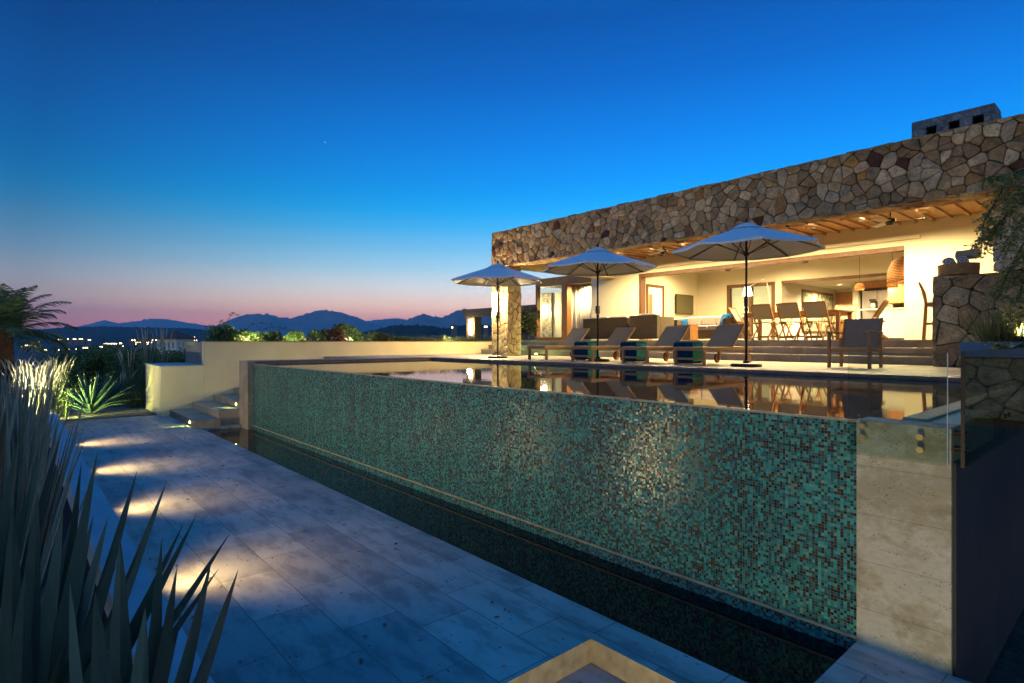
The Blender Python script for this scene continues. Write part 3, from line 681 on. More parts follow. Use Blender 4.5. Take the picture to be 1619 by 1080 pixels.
hd = MB().tube([(-8.62, KB-.06, ZF+1.0), (-8.62, KB-.1, ZF+1.0), (-8.75, KB-.1, ZF+1.0)], .012).build('handle', 'steel', kd)
MB().box(-7.54, 23.55, H+1.96, -5.9, 23.9, bt-.021).build('kitchen_lintel', 'doorwood', villa)
fg = thing('refrigerator', 'wide steel double door refrigerator at back of kitchen', 'refrigerator', (-6.9, 23.85, ZF))
MB().box(-.5, 0, 0, .5, .7, 1.85).build('cabinet', 'steel', fg, bevel=.01)
for s in (-1, 1):
    dd = MB().box(.01 if s > 0 else -.495, -.04, .7, .495 if s > 0 else -.01, -.002, 1.84).build('door', 'steel', fg, bevel=.008)
    MB().tube([(s*.05, -.08, .85), (s*.05, -.08, 1.6)], .012).build('handle', 'steel', dd)
dr = MB().box(-.495, -.04, .05, .495, -.002, .68).build('drawer', 'steel', fg, bevel=.008); MB().tube([(-.4, -.08, .6), (.4, -.08, .6)], .012).build('handle', 'steel', dr)
kc = thing('wall_cabinet', 'tall brown wooden kitchen cabinet beside the refrigerator', 'cabinet', (-5.6, 22.5, ZF))
MB().box(-.6, 0, 1.25, 1.6, .5, 2.1).build('cabinet_body', 'doorwood', kc)
for i in range(3):
    q = MB().box(-.585+.73*i, -.025, 1.27, .125+.73*i, -.001, 2.08).build('door', 'doorwood', kc, bevel=.005)
    MB().tube([(.06+.73*i, -.05, 1.35), (.06+.73*i, -.05, 1.75)], .01).build('handle', 'steel', q)
kb = thing('counter', 'low wooden kitchen counter under the wall cabinets', 'counter', (-5.6, 22.3, ZF))
MB().box(-.7, 0, 0, 2.4, .65, .86).build('base', 'doorwood', kb); MB().box(-.72, -.03, .861, 2.42, .66, .90).build('worktop', 'white', kb)
ki = thing('kitchen_island', 'plain white kitchen island behind the dining table', 'island', (-5.22, 19.3, ZF))
MB().box(-.33, 0, .06, .33, 2.0, .9).build('body', 'white', ki, bevel=.006); MB().box(-.3, .04, 0, .3, 1.9, .06).build('plinth', 'dkmetal', ki); MB().box(-.9, -.03, .901, .36, 2.05, .94).build('worktop', 'white', ki, bevel=.005)
# left glazed corner room
GZ = H+2.73
gr = MB(); gr.box(-18.2, YO-.02, GZ-.36, -15.0, YO+.25, GZ); gr.box(-18.2, YO-.02, ZF-.4, -16.2, YO+.25, ZF+.14)
gr.box(-16.62, YO-.02, ZF+.14, -16.3, YO+.25, GZ-.36); gr.box(-18.2, YO-.015, ZF+.14, -18.12, YO+.2, GZ-.36)
cg = gr.build('corner_window', 'teakz', villa)
MB().box(-18.12, YO+.08, ZF+.14, -16.62, YO+.095, GZ-.36).build('pane', 'glass', cg)
MB().box(-18.2, YO+.25, GZ-.3, -12.95, 22.5, GZ-.05).build('corner_roof', 'greywall', villa)
MB().box(-18.2, 22.3, ZF, -12.95, 22.5, GZ-.3).build('corner_back_wall', 'wallint', villa)
MB().box(-15.0, YO+.25, ZF, -14.8, 22.3, GZ-.3).build('corner_side_wall', 'white', villa)
cu = MB()
for k in range(16): cu.tube([(-17.1+k*.13, YO+.85+.03*(k % 2), ZF), (-17.1+k*.13, YO+.85+.03*(k % 2), GZ-.31)], .07, 8)
cu.build('curtain', 'white', villa, smooth=True)
cw_ = thing('courtyard_wall', 'pale lit wall with stone pillar seen through corner window', 'wall')
MB().box(-20.15, 19.3, -.5, -17.6, 19.5, GZ-.4).build('wall_body', 'wallint', cw_)
m_ = MB(); masonry(m_, -19.75, ZF-.4, -19.1, GZ-.4, .22, .2, lambda u, v, w: (u, 19.2-w, v), .04, rnd=rnd); fix(m_.build('stone_face', 'palestone', cw_))
MB().box(-19.73, 19.2, ZF-.4, -19.12, 19.299, GZ-.41).build('pillar_core', 'mortar', cw_)
MB().box(XL+.6, 17.56, ZF, -12.95, RB, ZF+2.6).build('inner_partition', 'wallint', villa)
# roof vent box (masonry, three square holes)
vb = thing('chimney', 'squat stone chimney box with three dark square holes', 'chimney', (0, 0, 0))
VX0, VX1, VY0, VY1, VZ0, VZ1 = -3.31, -2.03, 13.5, 14.12, ZC+.25, H+4.37
b_ = MB(); hx = [VX0+.32, VX0+.68, VX0+1.04]; hw = .085; hz0, hz1 = VZ1-.37, VZ1-.16
b_.box(VX0, VY0, VZ0, VX1, VY0+.12, hz0); b_.box(VX0, VY0, hz1, VX1, VY0+.12, VZ1)
ed = [VX0]+[q for h_ in hx for q in (h_-hw, h_+hw)]+[VX1]
for k in range(0, len(ed), 2): b_.box(ed[k], VY0, hz0, ed[k+1], VY0+.12, hz1)
b_.box(VX0, VY0+.12, VZ0, VX0+.1, VY1, VZ1); b_.box(VX1-.1, VY0+.12, VZ0, VX1, VY1, VZ1); b_.box(VX0+.1, VY1-.1, VZ0, VX1-.1, VY1, VZ1); b_.box(VX0+.1, VY0+.12, VZ1-.05, VX1-.1, VY1-.1, VZ1)
m_ = MB(); gm = stone_mat('grey chimney fieldstone', [(0, (.2, .19, .18)), (.5, (.34, .33, .31)), (1, (.26, .25, .24))])
for k in range(0, len(ed), 2): masonry(m_, ed[k]+.004, hz0, ed[k+1]-.004, hz1, .14, .11, lambda u, v, w: (u, VY0-w+.01, v), .02, rnd=rnd)
masonry(m_, VX0, hz1, VX1, VZ1, .17, .11, lambda u, v, w: (u, VY0-w+.01, v), .02, rnd=rnd); masonry(m_, VX0, hz0-.5, VX1, hz0, .17, .13, lambda u, v, w: (u, VY0-w+.01, v), .02, rnd=rnd)
masonry(m_, VY0, hz0-.5, VY1, VZ1, .17, .13, lambda u, v, w: (VX1+w-.01, u, v), .02, rnd=rnd); fix(m_.build('stone_face', gm, vb))
b_.build('chimney_body', simple('grey chimney stone', (.27, .26, .25), (.12, .115, .11), 9, .95, bump=.8, dist=.03), vb)
# bar wall of fieldstone at right
bwll = thing('bar_wall', 'chest high brown fieldstone wall at right of porch steps', 'stone wall')
BT = H+1.17
MB().box(-2.70, 12.55, ZT-.1, 3, 13.1, BT-.03).build('wall_core', 'mortar', bwll)
m_ = MB(); masonry(m_, -2.75, ZT, 3, BT, .32, .30, lambda u, v, w: (u, 12.55-w, v), .06, rnd=rnd)
masonry(m_, 12.5, ZT, 13.12, BT, .3, .28, lambda u, v, w: (-2.70-w, u, v), .05, rnd=rnd)
masonry(m_, -2.75, 12.5, 3, 13.12, .4, .3, lambda u, v, w: (u, v, BT-.03+w), .025, rnd=rnd, jit=.3)
fix(m_.build('stone_face', 'stone2', bwll))
# planter wall in front of the bar, cap coloured by blue skylight
pl = thing('planter', 'stone planter with smooth skylit blue cap below the spiky plants', 'planter')
MB().box(-1.70, 9.0, H-.20, 2.5, 9.12, H-.006).build('planter_rim', 'skylitcap', pl, bevel=.01)
MB().box(-1.70, 9.12, ZT-.1, -1.58, 10.4, H-.006).build('planter_side', 'skylitcap', pl)
MB().box(-1.66, 9.06, ZT-.6, 2.5, 9.9, H-.21).build('planter_core', 'mortar', pl)
m_ = MB(); masonry(m_, -1.68, ZT-.5, 2.5, H-.20, .3, .2, lambda u, v, w: (u, 9.06-w, v), .04, rnd=rnd); fix(m_.build('planter_stones', 'stone2', pl))
MB().box(-1.58, 9.9, ZT-.6, 2.5, 10.4, H-.15).build('soil', 'soil', pl)
# ================================================================== LAMPS
def downlight(x, y, z, label, power, grp='porch ceiling downlights', ang=150):
    t = thing('ceiling_light', label, 'downlight', (x, y, z), 0, grp)
    MB().lathe([(.0, -.012), (.075, -.012), (.075, 0), (0, 0)], n=16).build('lens', 'disc', t)
    MB().lathe([(.076, -.016), (.10, -.016), (.10, 0), (.076, 0)], n=16).build('trim_ring', 'white', t)
    spot('down_lamp', (0, 0, -.05), (0, 0, -2), power, WARM, ang, .6, .06, t)
dl = [(-3.65, 'rightmost porch downlight nearest the big end beam'), (-4.86, 'porch downlight second from the big end beam'), (-6.06, 'porch downlight third from the end beam, above near umbrella edge'), (-7.3, 'porch downlight hidden behind the top of the nearest umbrella'),
      (-8.6, 'porch downlight above the teak side table'), (-9.8, 'porch downlight above the wicker armchair'), (-11.05, 'porch downlight right of the middle umbrella'), (-12.25, 'leftmost porch downlight above the middle umbrella')]
for x, lb in dl: downlight(x, 15.7, ZC-.101, lb, 600, ang=172)
il = [(-11.2, 18.6, 'living room downlight nearest the television'), (-8.8, 19.6, 'living room downlight near the floor lamp'), (-6.2, 18.6, 'living room downlight before the kitchen'), (-3.6, 19.4, 'living room downlight at far right')]
for x, y, lb in il: downlight(x, y, H+2.99, lb, 560, 'living room downlights', 165)
for x, y, lb in ((-8.3, 24.2, 'kitchen downlight before the wooden door'), (-6.4, 22.2, 'kitchen downlight in front of the refrigerator'), (-4.4, 22.0, 'kitchen downlight in front of the cabinets')): downlight(x, y, bt-.03, lb, 1100, 'kitchen downlights', 165)
downlight(-17.0, 18.6, GZ-.31, 'downlight inside the glazed corner room', 420, 'corner room downlights', 165)
downlight(-15.8, 17.75, GZ-.31, 'downlight above the corner room curtain', 330, 'corner room downlights', 165)
def sconce(x, y, z, label, power, w=.16, h=.62):
    t = thing('wall_lamp', label, 'wall lamp', (x, y, z), 0, None)
    MB().box(-w*.35, -.03, -h*.42, w*.35, .03, h*.42).build('backplate', 'dkmetal', t)
    MB().box(-w/2, -.12, -h/2, w/2, -.03, h/2).build('diffuser', 'sconce', t, bevel=.01)
    point('wall_lamp_glow', (0, -.25, 0), power, (1, .74, .36), .12, t)
sconce(XL+.33, YH-.03, H+1.20, 'tall glowing lamp on the corner stone pillar', 480, .17, .75)
sconce(-19.42, 19.13, H+1.45, 'glowing lamp on stone pillar seen through the corner window', 170, .2, .6)
# green ground lights near the corner pillar
for x, y, lb in ((-13.2, 12.55, 'green ground light at foot of corner stone pillar'), (-14.9, 12.9, 'green light on low step left of first lounger')):
    t = thing('ground_light', lb, 'light', (x, y, ZT+.06), 0)
    MB().lathe([(0, -.06), (.05, -.06), (.05, 0), (.035, .01), (0, .012)], n=12).build('lens', 'steplamp', t); point('ground_lamp', (0, -.03, .12), 5, (.6, 1, .2), .04, t)
# ================================================================== UMBRELLAS
def umbrella():
    t = thing('patio_umbrella', '', 'umbrella', (0, 0, 0), 0, 'patio umbrellas beside the pool')
    MB().lathe([(0, 0), (.26, 0), (.27, .02), (.25, .05), (.06, .065), (.05, .10), (.03, .11), (0, .11)], n=28).build('base', 'dkmetal', t, smooth=False)
    MB().tube([(0, 0, .09), (0, 0, 2.5)], .021, 12).build('pole', 'dkmetal', t, smooth=True)
    cr = MB().box(-.03, -.045, 1.08, .03, .045, 1.26); cr.tube([(0, -.04, 1.16), (.0, -.11, 1.16), (.05, -.11, 1.16)], .009, 8)
    cr.build('crank', 'dkmetal', t, bevel=.006)
    MB().lathe([(0, 1.0), (.032, 1.0), (.032, 1.06), (0, 1.06)], n=12).build('collar', 'dkmetal', t)
    MB().lathe([(0, 2.0), (.045, 2.0), (.045, 2.06), (0, 2.06)], n=12).build('hub', 'dkmetal', t)
    rc, zr, zt = 1.30, 2.12, 2.55; K = 8; off = R(22.5)
    cn = MB(); sub = 5; rings = 6
    pr = []
    for i in range(rings+1):
        f = i/rings; row = []
        for k in range(K*sub):
            a = off+2*math.pi*k/(K*sub); q = (k % sub)/sub
            ap = math.cos(math.pi/K)/math.cos(((q)*2-1)*math.pi/K) if True else 1
            sag = .02*math.sin(math.pi*q)*f
            r = rc*f*ap*(1-.03*math.sin(math.pi*q)*f)
            z = zt-(zt-zr)*(f**1.06)-sag
            row.append((r*math.cos(a), r*math.sin(a), z))
        pr.append(row)
    n = K*sub
    for row in pr: cn.v += row
    for i in range(rings):
        for k in range(n): cn.f.append((i*n+k, i*n+(k+1) % n, (i+1)*n+(k+1) % n, (i+1)*n+k))
    o = len(cn.v); cn.v += [(x*.998, y*.998, z-.035) for x, y, z in pr[-1]]
    for k in range(n): cn.f.append((rings*n+k, rings*n+(k+1) % n, o+(k+1) % n, o+k))
    cp = cn.build('canopy', 'canvas', t)
    sm = cp.modifiers.new('s', 'SOLIDIFY'); sm.thickness = .004
    vn = MB(); vn.lathe([(.30, 2.475), (.16, 2.55), (.02, 2.60), (0, 2.60)], n=16); vn.build('vent', 'canvas', cp)
    MB().lathe([(0, 2.59), (.02, 2.6), (.025, 2.63), (.01, 2.67), (0, 2.68)], n=10).build('finial', 'dkmetal', t)
    for k in range(K):
        a = off+2*math.pi*k/K; c, s = math.cos(a), math.sin(a)
        rb = MB().bar((c*.04, s*.04, zt-.05), (c*rc*.985, s*rc*.985, zr-.02), .022, .016).build('rib', 'dkmetal', t)
        MB().bar((c*.04, s*.04, 2.03), (c*rc*.52, s*rc*.52, 2.315), .016, .014).build('strut', 'dkmetal', rb)
    return t
u = umbrella()
def xy(px, Y):
    s = (px-809.5)/S_; d = Y/(.658+.753*s); return ((-.753+.658*s)*d, Y)
ul = ['pale patio umbrella farthest away, in front of the corner stone pillar', 'middle pale patio umbrella standing between the first two loungers', 'largest looking pale patio umbrella, nearest, beside the rightmost lounger']
for i, (px, Y) in enumerate(((787, 10.0), (945, 10.0), (1180, 9.97))):
    x, y = xy(px, Y)
    if i == 0: u.location = (x, y, ZT); u['label'] = ul[0]
    else: q = dup(u, (x, y, ZT), R(7*i), ul[i])
# ================================================================== LOUNGERS
def lounger():
    t = thing('sun_lounger', '', 'sun lounger', (0, 0, 0), 0, 'sun loungers in a row by the pool')
    f = MB(); w = .30
    for s in (-1, 1): f.box(s*w-.018, 0, .27, s*w+.018, 1.95, .34)
    f.box(-w+.018, .0, .275, w-.018, .05, .335); f.box(-w+.018, 1.9, .275, w-.018, 1.95, .335); f.box(-w+.018, .98, .26, w-.018, 1.03, .31)
    f.build('frame', 'teaky', t, bevel=.005)
    for s in (-1, 1): MB().box(s*w-.024, .04, 0, s*w+.024, .10, .268).build('leg', 'teakz', t, bevel=.004)
    MB().box(-w+.025, .055, .10, w-.025, .085, .14).build('stretcher', 'teak', t)
    for s in (-1, 1):
        lg = MB().box(s*w-.024, 1.68, .06, s*w+.024, 1.73, .268).build('wheel_leg', 'teakz', t)
        wh = MB().lathe([(0, -.018), (.085, -.018), (.095, -.01), (.095, .01), (.085, .018), (0, .018)], n=20).build('wheel', 'teak', t)
        wh.rotation_euler = (0, R(90), 0); wh.location = (s*(w+.045), 1.705, .097)
        MB().lathe([(.097, -.012), (.103, -.012), (.103, .012), (.097, .012)], n=20).build('tyre', 'dkmetal', wh)
    sl = MB(); sl.box(-w+.02, .03, .335, w-.02, 1.22, .345); sl.build('seat_sling', 'sling', t)
    a = R(43); Lb = .66; c, s_ = math.cos(a), math.sin(a)
    bf = MB()
    for s in (-1, 1): bf.bar((s*(w-.03), 1.17, .335), (s*(w-.03), 1.17+c*Lb, .335+s_*Lb), .04, .03)
    bf.bar((-w+.05, 1.17+c*(Lb-.02), .335+s_*(Lb-.02)), (w-.05, 1.17+c*(Lb-.02), .335+s_*(Lb-.02)), .03, .03)
    bk = bf.build('back_frame', 'teaky', t)
    sp = MB(); nv = Vector((0, -s_, c))*.016
    sp.bar(Vector((0, 1.18, .34))+nv, Vector((0, 1.18+c*(Lb-.01), .34+s_*(Lb-.01)))+nv, 2*w-.09, .008, up=(0, -s_, c)); sp.build('back_sling', 'sling', t)
    MB().bar((-w+.06, 1.6, .30), (-w+.06, 1.17+c*.4, .32+s_*.4), .025, .02).build('back_prop', 'teaky', t)
    return t
l0 = lounger()
ll = ['teak sun lounger farthest left, foot end nearest the corner pillar', 'teak sun lounger directly behind the middle umbrella pole', 'teak sun lounger third from the left, before the wicker box seat', 'teak sun lounger nearest and farthest right, beside the large umbrella pole']
for i, xr in enumerate((-9.82, -8.36, -6.91, -5.64)):
    loc = (xr-.30, 9.62, ZT)
    if i == 0: l0.location = loc; l0['label'] = ll[0]
    else: dup(l0, loc, 0, ll[i])
def pouf():
    t = thing('pouf_stool', '', 'stool', (0, 0, 0), 0, 'blue and green stools between loungers')
    MB().box(-.225, -.225, .02, .225, .225, .43).build('body', 'blue', t, bevel=.03, seg=3)
    MB().box(.2255, -.20, .04, .232, .20, .41).build('side_panel', 'green', t)
    MB().box(-.20, -.20, 0, .20, .20, .02).build('foot_board', 'dkmetal', t)
    tw = MB().box(-.20, -.20, .431, .20, .20, .455).build('top_pad', 'green', t, bevel=.01)
    return t
p0 = pouf(); pn = ['blue and green cube stool left of the second lounger', 'blue and green cube stool left of the third lounger', 'blue and green cube stool left of the rightmost lounger']
for i, (px, Y) in enumerate(((927, 10.75), (1002, 10.7), (1088, 10.7))):
    x, y = xy(px, Y)
    if i == 0: p0.location = (x, y, ZT); p0['label'] = pn[0]
    else: dup(p0, (x, y, ZT), 0, pn[i])
# ================================================================== ARMCHAIR
ac = thing('armchair', 'low teak armchair with grey sling standing alone at pool edge', 'armchair', (-3.50, 10.6, ZT))
for s in (-1, 1):
    MB().box(s*.31-.025, 0, 0, s*.31+.025, .05, .60).build('leg', 'teakz', ac, bevel=.004)
    MB().bar((s*.31, .60, 0), (s*.31, .58, .52), .05, .045).build('leg', 'teakz', ac, bevel=.004)
    MB().bar((s*.31, -.03, .615), (s*.31, .62, .60), .06, .028).build('armrest', 'teaky', ac, bevel=.006)
    MB().box(s*.31-.015, .05, .27, s*.31+.015, .60, .33).build('side_rail', 'teaky', ac)
    MB().bar((s*.285, .55, .30), (s*.285, .74, .86), .04, .035).build('back_post', 'teakz', ac, bevel=.004)
MB().box(-.28, .005, .27, .28, .04, .33).build('front_rail', 'teak', ac, bevel=.004)
MB().box(-.28, .56, .27, .28, .59, .33).build('back_rail', 'teak', ac)
ssl = MB(); ssl.bar((0, .02, .345), (0, .58, .325), .56, .008); ssl.build('seat_sling', 'slingp', ac)
ssl = MB(); ssl.bar((0, .555, .33), (0, .735, .85), .54, .01, up=(0, -1, .3)); ssl.build('back_sling', 'slingg', ac)
# ================================================================== DINING SET
tb_ = thing('dining_table', 'long teak dining table on the porch with folding chairs around', 'table', (-6.45, 15.7, ZF))
MB().box(-1.25, -.48, .71, 1.25, .48, .75).build('tabletop', 'teak', tb_, bevel=.005)
MB().box(-1.15, -.42, .62, 1.15, .42, .709).build('apron', 'teak', tb_)
for sx_ in (-1, 1):
    for sy_ in (-1, 1): MB().box(sx_*1.17-.045, sy_*.40-.045, 0, sx_*1.17+.045, sy_*.40+.045, .709).build('leg', 'teakz', tb_, bevel=.004)
def fchair():
    t = thing('folding_chair', '', 'chair', (0, 0, 0), 0, 'folding teak chairs around the dining table')
    w = .25
    for s in (-1, 1):
        MB().bar((s*w, .30, 0), (s*w, -.26, .93), .03, .04, up=(0, 1, 0)).build('leg', 'teakz', t, bevel=.003)
        MB().bar((s*(w-.04), -.28, 0), (s*(w-.04), .20, .45), .03, .04, up=(0, 1, 0)).build('leg', 'teakz', t, bevel=.003)
        MB().bar((s*(w-.04), -.20, .44), (s*(w-.04), .22, .45), .025, .035).build('seat_rail', 'teaky', t)
    MB().box(-w, -.275, .90, w, -.24, .94).build('top_rail', 'teak', t, bevel=.004)
    st_ = MB(); st_.box(-w+.02, .24, .08, w-.02, .265, .115); st_.box(-w+.06, -.26, .05, w-.06, -.235, .085); st_.build('stretcher', 'teak', t)
    MB().box(-w+.05, -.20, .458, w-.05, .22, .466).build('seat_sling', 'slingp', t)
    b = MB(); b.bar((0, -.055, .545), (0, -.255, .915), 2*w-.035, .008, up=(0, -1, 0)); b.build('back_sling', 'slingp', t)
    return t
f0 = fchair()
fl_ = [(-6.95, 14.95, 0, 'folding chair with its back to the pool, left of three'), (-6.27, 14.95, 0, 'folding chair with its back to the pool, middle of three'), (-5.62, 14.95, 0, 'folding chair with its back to the pool, right of three'),
       (-8.02, 15.75, R(-82), 'folding chair at left head of table behind the umbrella pole'), (-4.62, 15.7, R(97), 'folding chair at right head of the table, leaning frame seen sideways'),
       (-5.55, 16.45, R(180), 'folding chair across the table at its right end'), (-6.35, 16.45, R(180), 'folding chair across the table at its middle'), (-7.15, 16.45, R(180), 'folding chair across the table at its left end')]
for i, (x, y, a, lb) in enumerate(fl_):
    if i == 0: f0.location = (x, y, ZF); f0['label'] = lb
    else: dup(f0, (x, y, ZF), a, lb)
# bar stools
bsn = thing('bar_stool', 'tall wooden bar stool with pale seat beside the fieldstone wall', 'bar stool', (-3.02, 14.0, ZF), R(-80))
for s in (-1, 1):
    MB().tube([(s*.2, -.20, 0), (s*.2, -.16, .72), (s*.2, -.19, .95), (s*.2, -.27, 1.16)], [.024, .022, .022, .02], 6).build('leg', 'teakz', bsn)
    MB().bar((s*.2, .2, 0), (s*.18, .17, .70), .04, .04).build('leg', 'teakz', bsn)
sr = MB(); sr.box(-.2, -.18, .67, .2, .19, .72); sr.box(-.19, .175, .25, .19, .20, .29); sr.box(-.21, -.17, .30, -.19, .18, .34); sr.box(.19, -.17, .30, .21, .18, .34); sr.build('seat_frame', 'teak', bsn)
MB().box(-.2, -.15, .721, .2, .20, .75).build('seat', 'slingp', bsn, bevel=.01)
b = MB(); b.bar((0, -.19, .80), (0, -.255, 1.12), .36, .015, up=(0, -1, 0)); b.build('backrest', 'slingp', bsn)
# ================================================================== WICKER SEATING
def sofa(w, label, loc, rz, cush, arms=.16, h=.70, pills=()):
    t = thing('wicker_sofa' if w > 1.2 else 'wicker_armchair', label, 'sofa' if w > 1.2 else 'armchair', loc, rz)
    MB().box(-w/2, 0, .04, w/2, .16, h).build('back', 'wicker', t, bevel=.015)
    for s in (-1, 1):
        MB().box(min(s*w/2, s*(w/2-arms)), .161, .04, max(s*w/2, s*(w/2-arms)), .88, h-.04).build('arm', 'wicker', t, bevel=.015)
    MB().box(-w/2+arms+.001, .161, .04, w/2-arms-.001, .86, .30).build('base', 'wicker', t, bevel=.01)
    n = cush; cw = (w-2*arms)/n
    for k in range(n):
        x0 = -w/2+arms+cw*k+.008
        MB().box(x0, .30, .301, x0+cw-.016, .87, .45).build('seat_cushion', 'cushion', t, bevel=.04, seg=3)
        m = MB(); m.box(x0, .17, .452, x0+cw-.016, .33, h+.06); m.build('back_cushion', 'cushion', t, bevel=.045, seg=3)
    return t
sofa(1.8, 'dark wicker sofa seen from behind at left of porch', (-11.7, 14.12, ZF), 0, 2)
sofa(1.0, 'wicker armchair seen from behind with its lit right side', (-10.22, 14.12, ZF), 0, 1, h=.74)
sofa(2.1, 'wicker sofa with beige cushions facing the pool', (-9.2, 16.4, ZF), R(180), 3, .30, .68)
def pillow(x, y, z, rz, tilt, mat, label):
    bm = MB(); n = 8
    for i in range(n+1):
        for j in range(n+1):
            u_, v_ = i/n*2-1, j/n*2-1; pin = 1-.07*(abs(u_*v_))
            for sgn in (1,): bm.v.append((u_*.22*(1-.06*(1-abs(v_))**1)*1, .07*math.sqrt(max(0, (1-u_**4)*(1-v_**4))), v_*.22+.22))
    m = (n+1)**2
    bm.v += [(a, -b, c) for a, b, c in bm.v]
    for i in range(n):
        for j in range(n):
            q = (i*(n+1)+j, i*(n+1)+j+1, (i+1)*(n+1)+j+1, (i+1)*(n+1)+j); bm.f.append(q); bm.f.append(tuple(m+k for k in q[::-1]))
    o = bm.build('throw_pillow', mat, smooth=True); o.location = (x, y, z); o.rotation_euler = (tilt, 0, rz); o.scale = (.85, .85, .8); tag(o, label, 'pillow')
pillow(-9.95, 15.75, ZF+.33, R(15), R(-15), 'cyan', 'blue throw pillow at left end of the beige cushions')
pillow(-8.62, 15.85, ZF+.45, R(-35), R(-18), 'cyan', 'bright blue throw pillow leaning on the right sofa arm')
pillow(-8.46, 15.98, ZF+.5, R(-40), R(-15), 'blue', 'dark patterned throw pillow behind the bright blue one')
stb = thing('side_table', 'small solid teak side table beside the wicker armchair', 'side table', (-8.85, 14.35, ZF))
for k in range(4): MB().box(-.19+.096*k, -.2, .0, -.10+.096*k, .2, .40).build('board', 'teakz', stb)
MB().box(-.2, -.21, .401, .2, .21, .43).build('tabletop', 'teak', stb)
tv = thing('television', 'flat dark television hung on the living room side wall', 'television', (-12.62, 20.2, H+1.49))
MB().box(-.03, -.62, -.38, .03, .62, .38).build('casing', 'dkmetal', tv, bevel=.006); MB().box(.0301, -.60, -.36, .034, .60, .36).build('screen', 'tv', tv)
MB().box(-.08, -.1, -.1, -.03, .1, .1).build('bracket', 'dkmetal', tv)
# floor lamp with long jointed arm
x, y = xy(1182, 18.6); x2, y2 = xy(1213, 18.6)
fl = thing('floor_lamp', 'white jointed arm floor lamp with glowing shade behind chairs', 'floor lamp', (x2+.1, y2, ZF))
MB().lathe([(0, 0), (.18, 0), (.18, .02), (.02, .035), (0, .035)], n=24).build('base', 'steel', fl)
MB().tube([(0, 0, .03), (-.02, 0, 1.45), (-.14, 0, 2.05)], .012).build('post', 'white', fl)
MB().tube([(-.14, 0, 2.05), (x-x2-.1, 0, 1.78)], .01).build('arm', 'white', fl)
MB().lathe([(.10, 1.80), (.17, 1.50), (.165, 1.50), (.095, 1.80)], (x-x2-.1, 0, 0), n=24).build('lamp_shade', 'shade', fl)
point('lamp_glow', (x-x2-.1, -.05, 1.42), 45, WARM, .08, fl)
# pendants
def rattan():
    m = Mt('rattan lampshade'); v = m.co(); w = m.n('ShaderNodeTexWave', wave_type='BANDS', bands_direction='Z'); m.l(v, w.inputs[0]); w.inputs['Scale'].default_value = 7; w.inputs['Distortion'].default_value = 1.2
    c = m.mix(1, m.ramp(w.outputs[1], [(.15, (.16, .06, .015)), (.6, (.72, .38, .13))]), m.ramp(m.noise(v, 22, 3), [(.35, (.6, .6, .6)), (.65, (1, 1, 1))]), 'MULTIPLY')
    m.set(Base_Color=c, Roughness=.8); tr = m.n('ShaderNodeBsdfTranslucent'); m.l(c, tr.inputs[0]); mx = m.n('ShaderNodeMixShader'); mx.inputs[0].default_value = .5
    m.l(m.p.outputs[0], mx.inputs[1]); m.l(tr.outputs[0], mx.inputs[2]); m.l(mx.outputs[0], m.out.inputs[0]); m.bump(w.outputs[1], .6, .01); return m.m
M['rattan'] = rattan()
def pend(x, y, z, label, r, h, mat='rattan', top=H+3.0, power=25):
    t = thing('pendant_lamp', label, 'pendant lamp', (x, y, z), 0)
    m = MB(); pf = [(r, 0), (r*1.0, h*.25), (r*.93, h*.55), (r*.7, h*.85), (r*.25, h), (r*.2, h*.97), (r*.66, h*.82), (r*.89, h*.53), (r*.96, h*.25), (r*.96, 0)]
    n = 24
    for rr, zz in pf:
        for k in range(n): a = 2*math.pi*k/n; m.v.append((rr*math.cos(a), rr*math.sin(a), zz))
    for i in range(len(pf)):
        i2 = (i+1) % len(pf)
        for k in range(n): m.f.append((i*n+k, i*n+(k+1) % n, i2*n+(k+1) % n, i2*n+k))
    m.build('lamp_shade', mat, t, smooth=True)
    MB().tube([(0, 0, h*.98), (0, 0, top-z)], .006).build('cord', 'dkmetal', t)
    MB().lathe([(0, h*.3), (.03, h*.34), (.045, h*.5), (.03, h*.66), (0, h*.7)], n=12).build('bulb', 'bulb', t)
    point('pendant_glow', (0, 0, h*.15), power, WARM, .05, t)
x, y = xy(1432, 18.5); pend(x, y, H+1.63, 'large domed woven pendant lamp at right of dining room', .44, .72, power=40)
x, y = xy(1359, 20.0); pend(x, y, H+1.62, 'small woven pendant lamp left over the kitchen island', .15, .22, power=60)
x, y = xy(1411, 20.0); pend(x, y, H+1.62, 'small woven pendant lamp right over the kitchen island', .15, .22, power=60)
# ceiling fans
def fan(x, y, z, top, label, rz=0, L=.62):
    t = thing('ceiling_fan', label, 'ceiling fan', (x, y, z), rz)
    MB().tube([(0, 0, .05), (0, 0, top-z)], .015).build('rod', 'dkmetal', t)
    MB().lathe([(0, -.09), (.07, -.085), (.10, -.02), (.09, .05), (.03, .08), (0, .08)], n=20).build('motor', 'dkmetal', t)
    for k in range(3):
        a = R(120*k); m = MB(); m.box(.09, -.065, -.006, L, .065, .006, Matrix.Rotation(a, 4, 'Z') @ Matrix.Rotation(R(12), 4, 'X')); m.build('blade', 'white', t)
fan(-3.95, 14.5, H+2.64, ZC, 'ceiling fan with pale blades at right end of porch', R(15)); fan(-9.75, 14.5, H+2.66, ZC, 'ceiling fan at left of porch above the wicker seats', R(50))
fan(-10.3, 19.3, H+2.62, H+3.0, 'living room ceiling fan left, seen under the lintel', R(20)); fan(-7.6, 19.2, H+2.62, H+3.0, 'living room ceiling fan right, seen under the lintel', R(70))
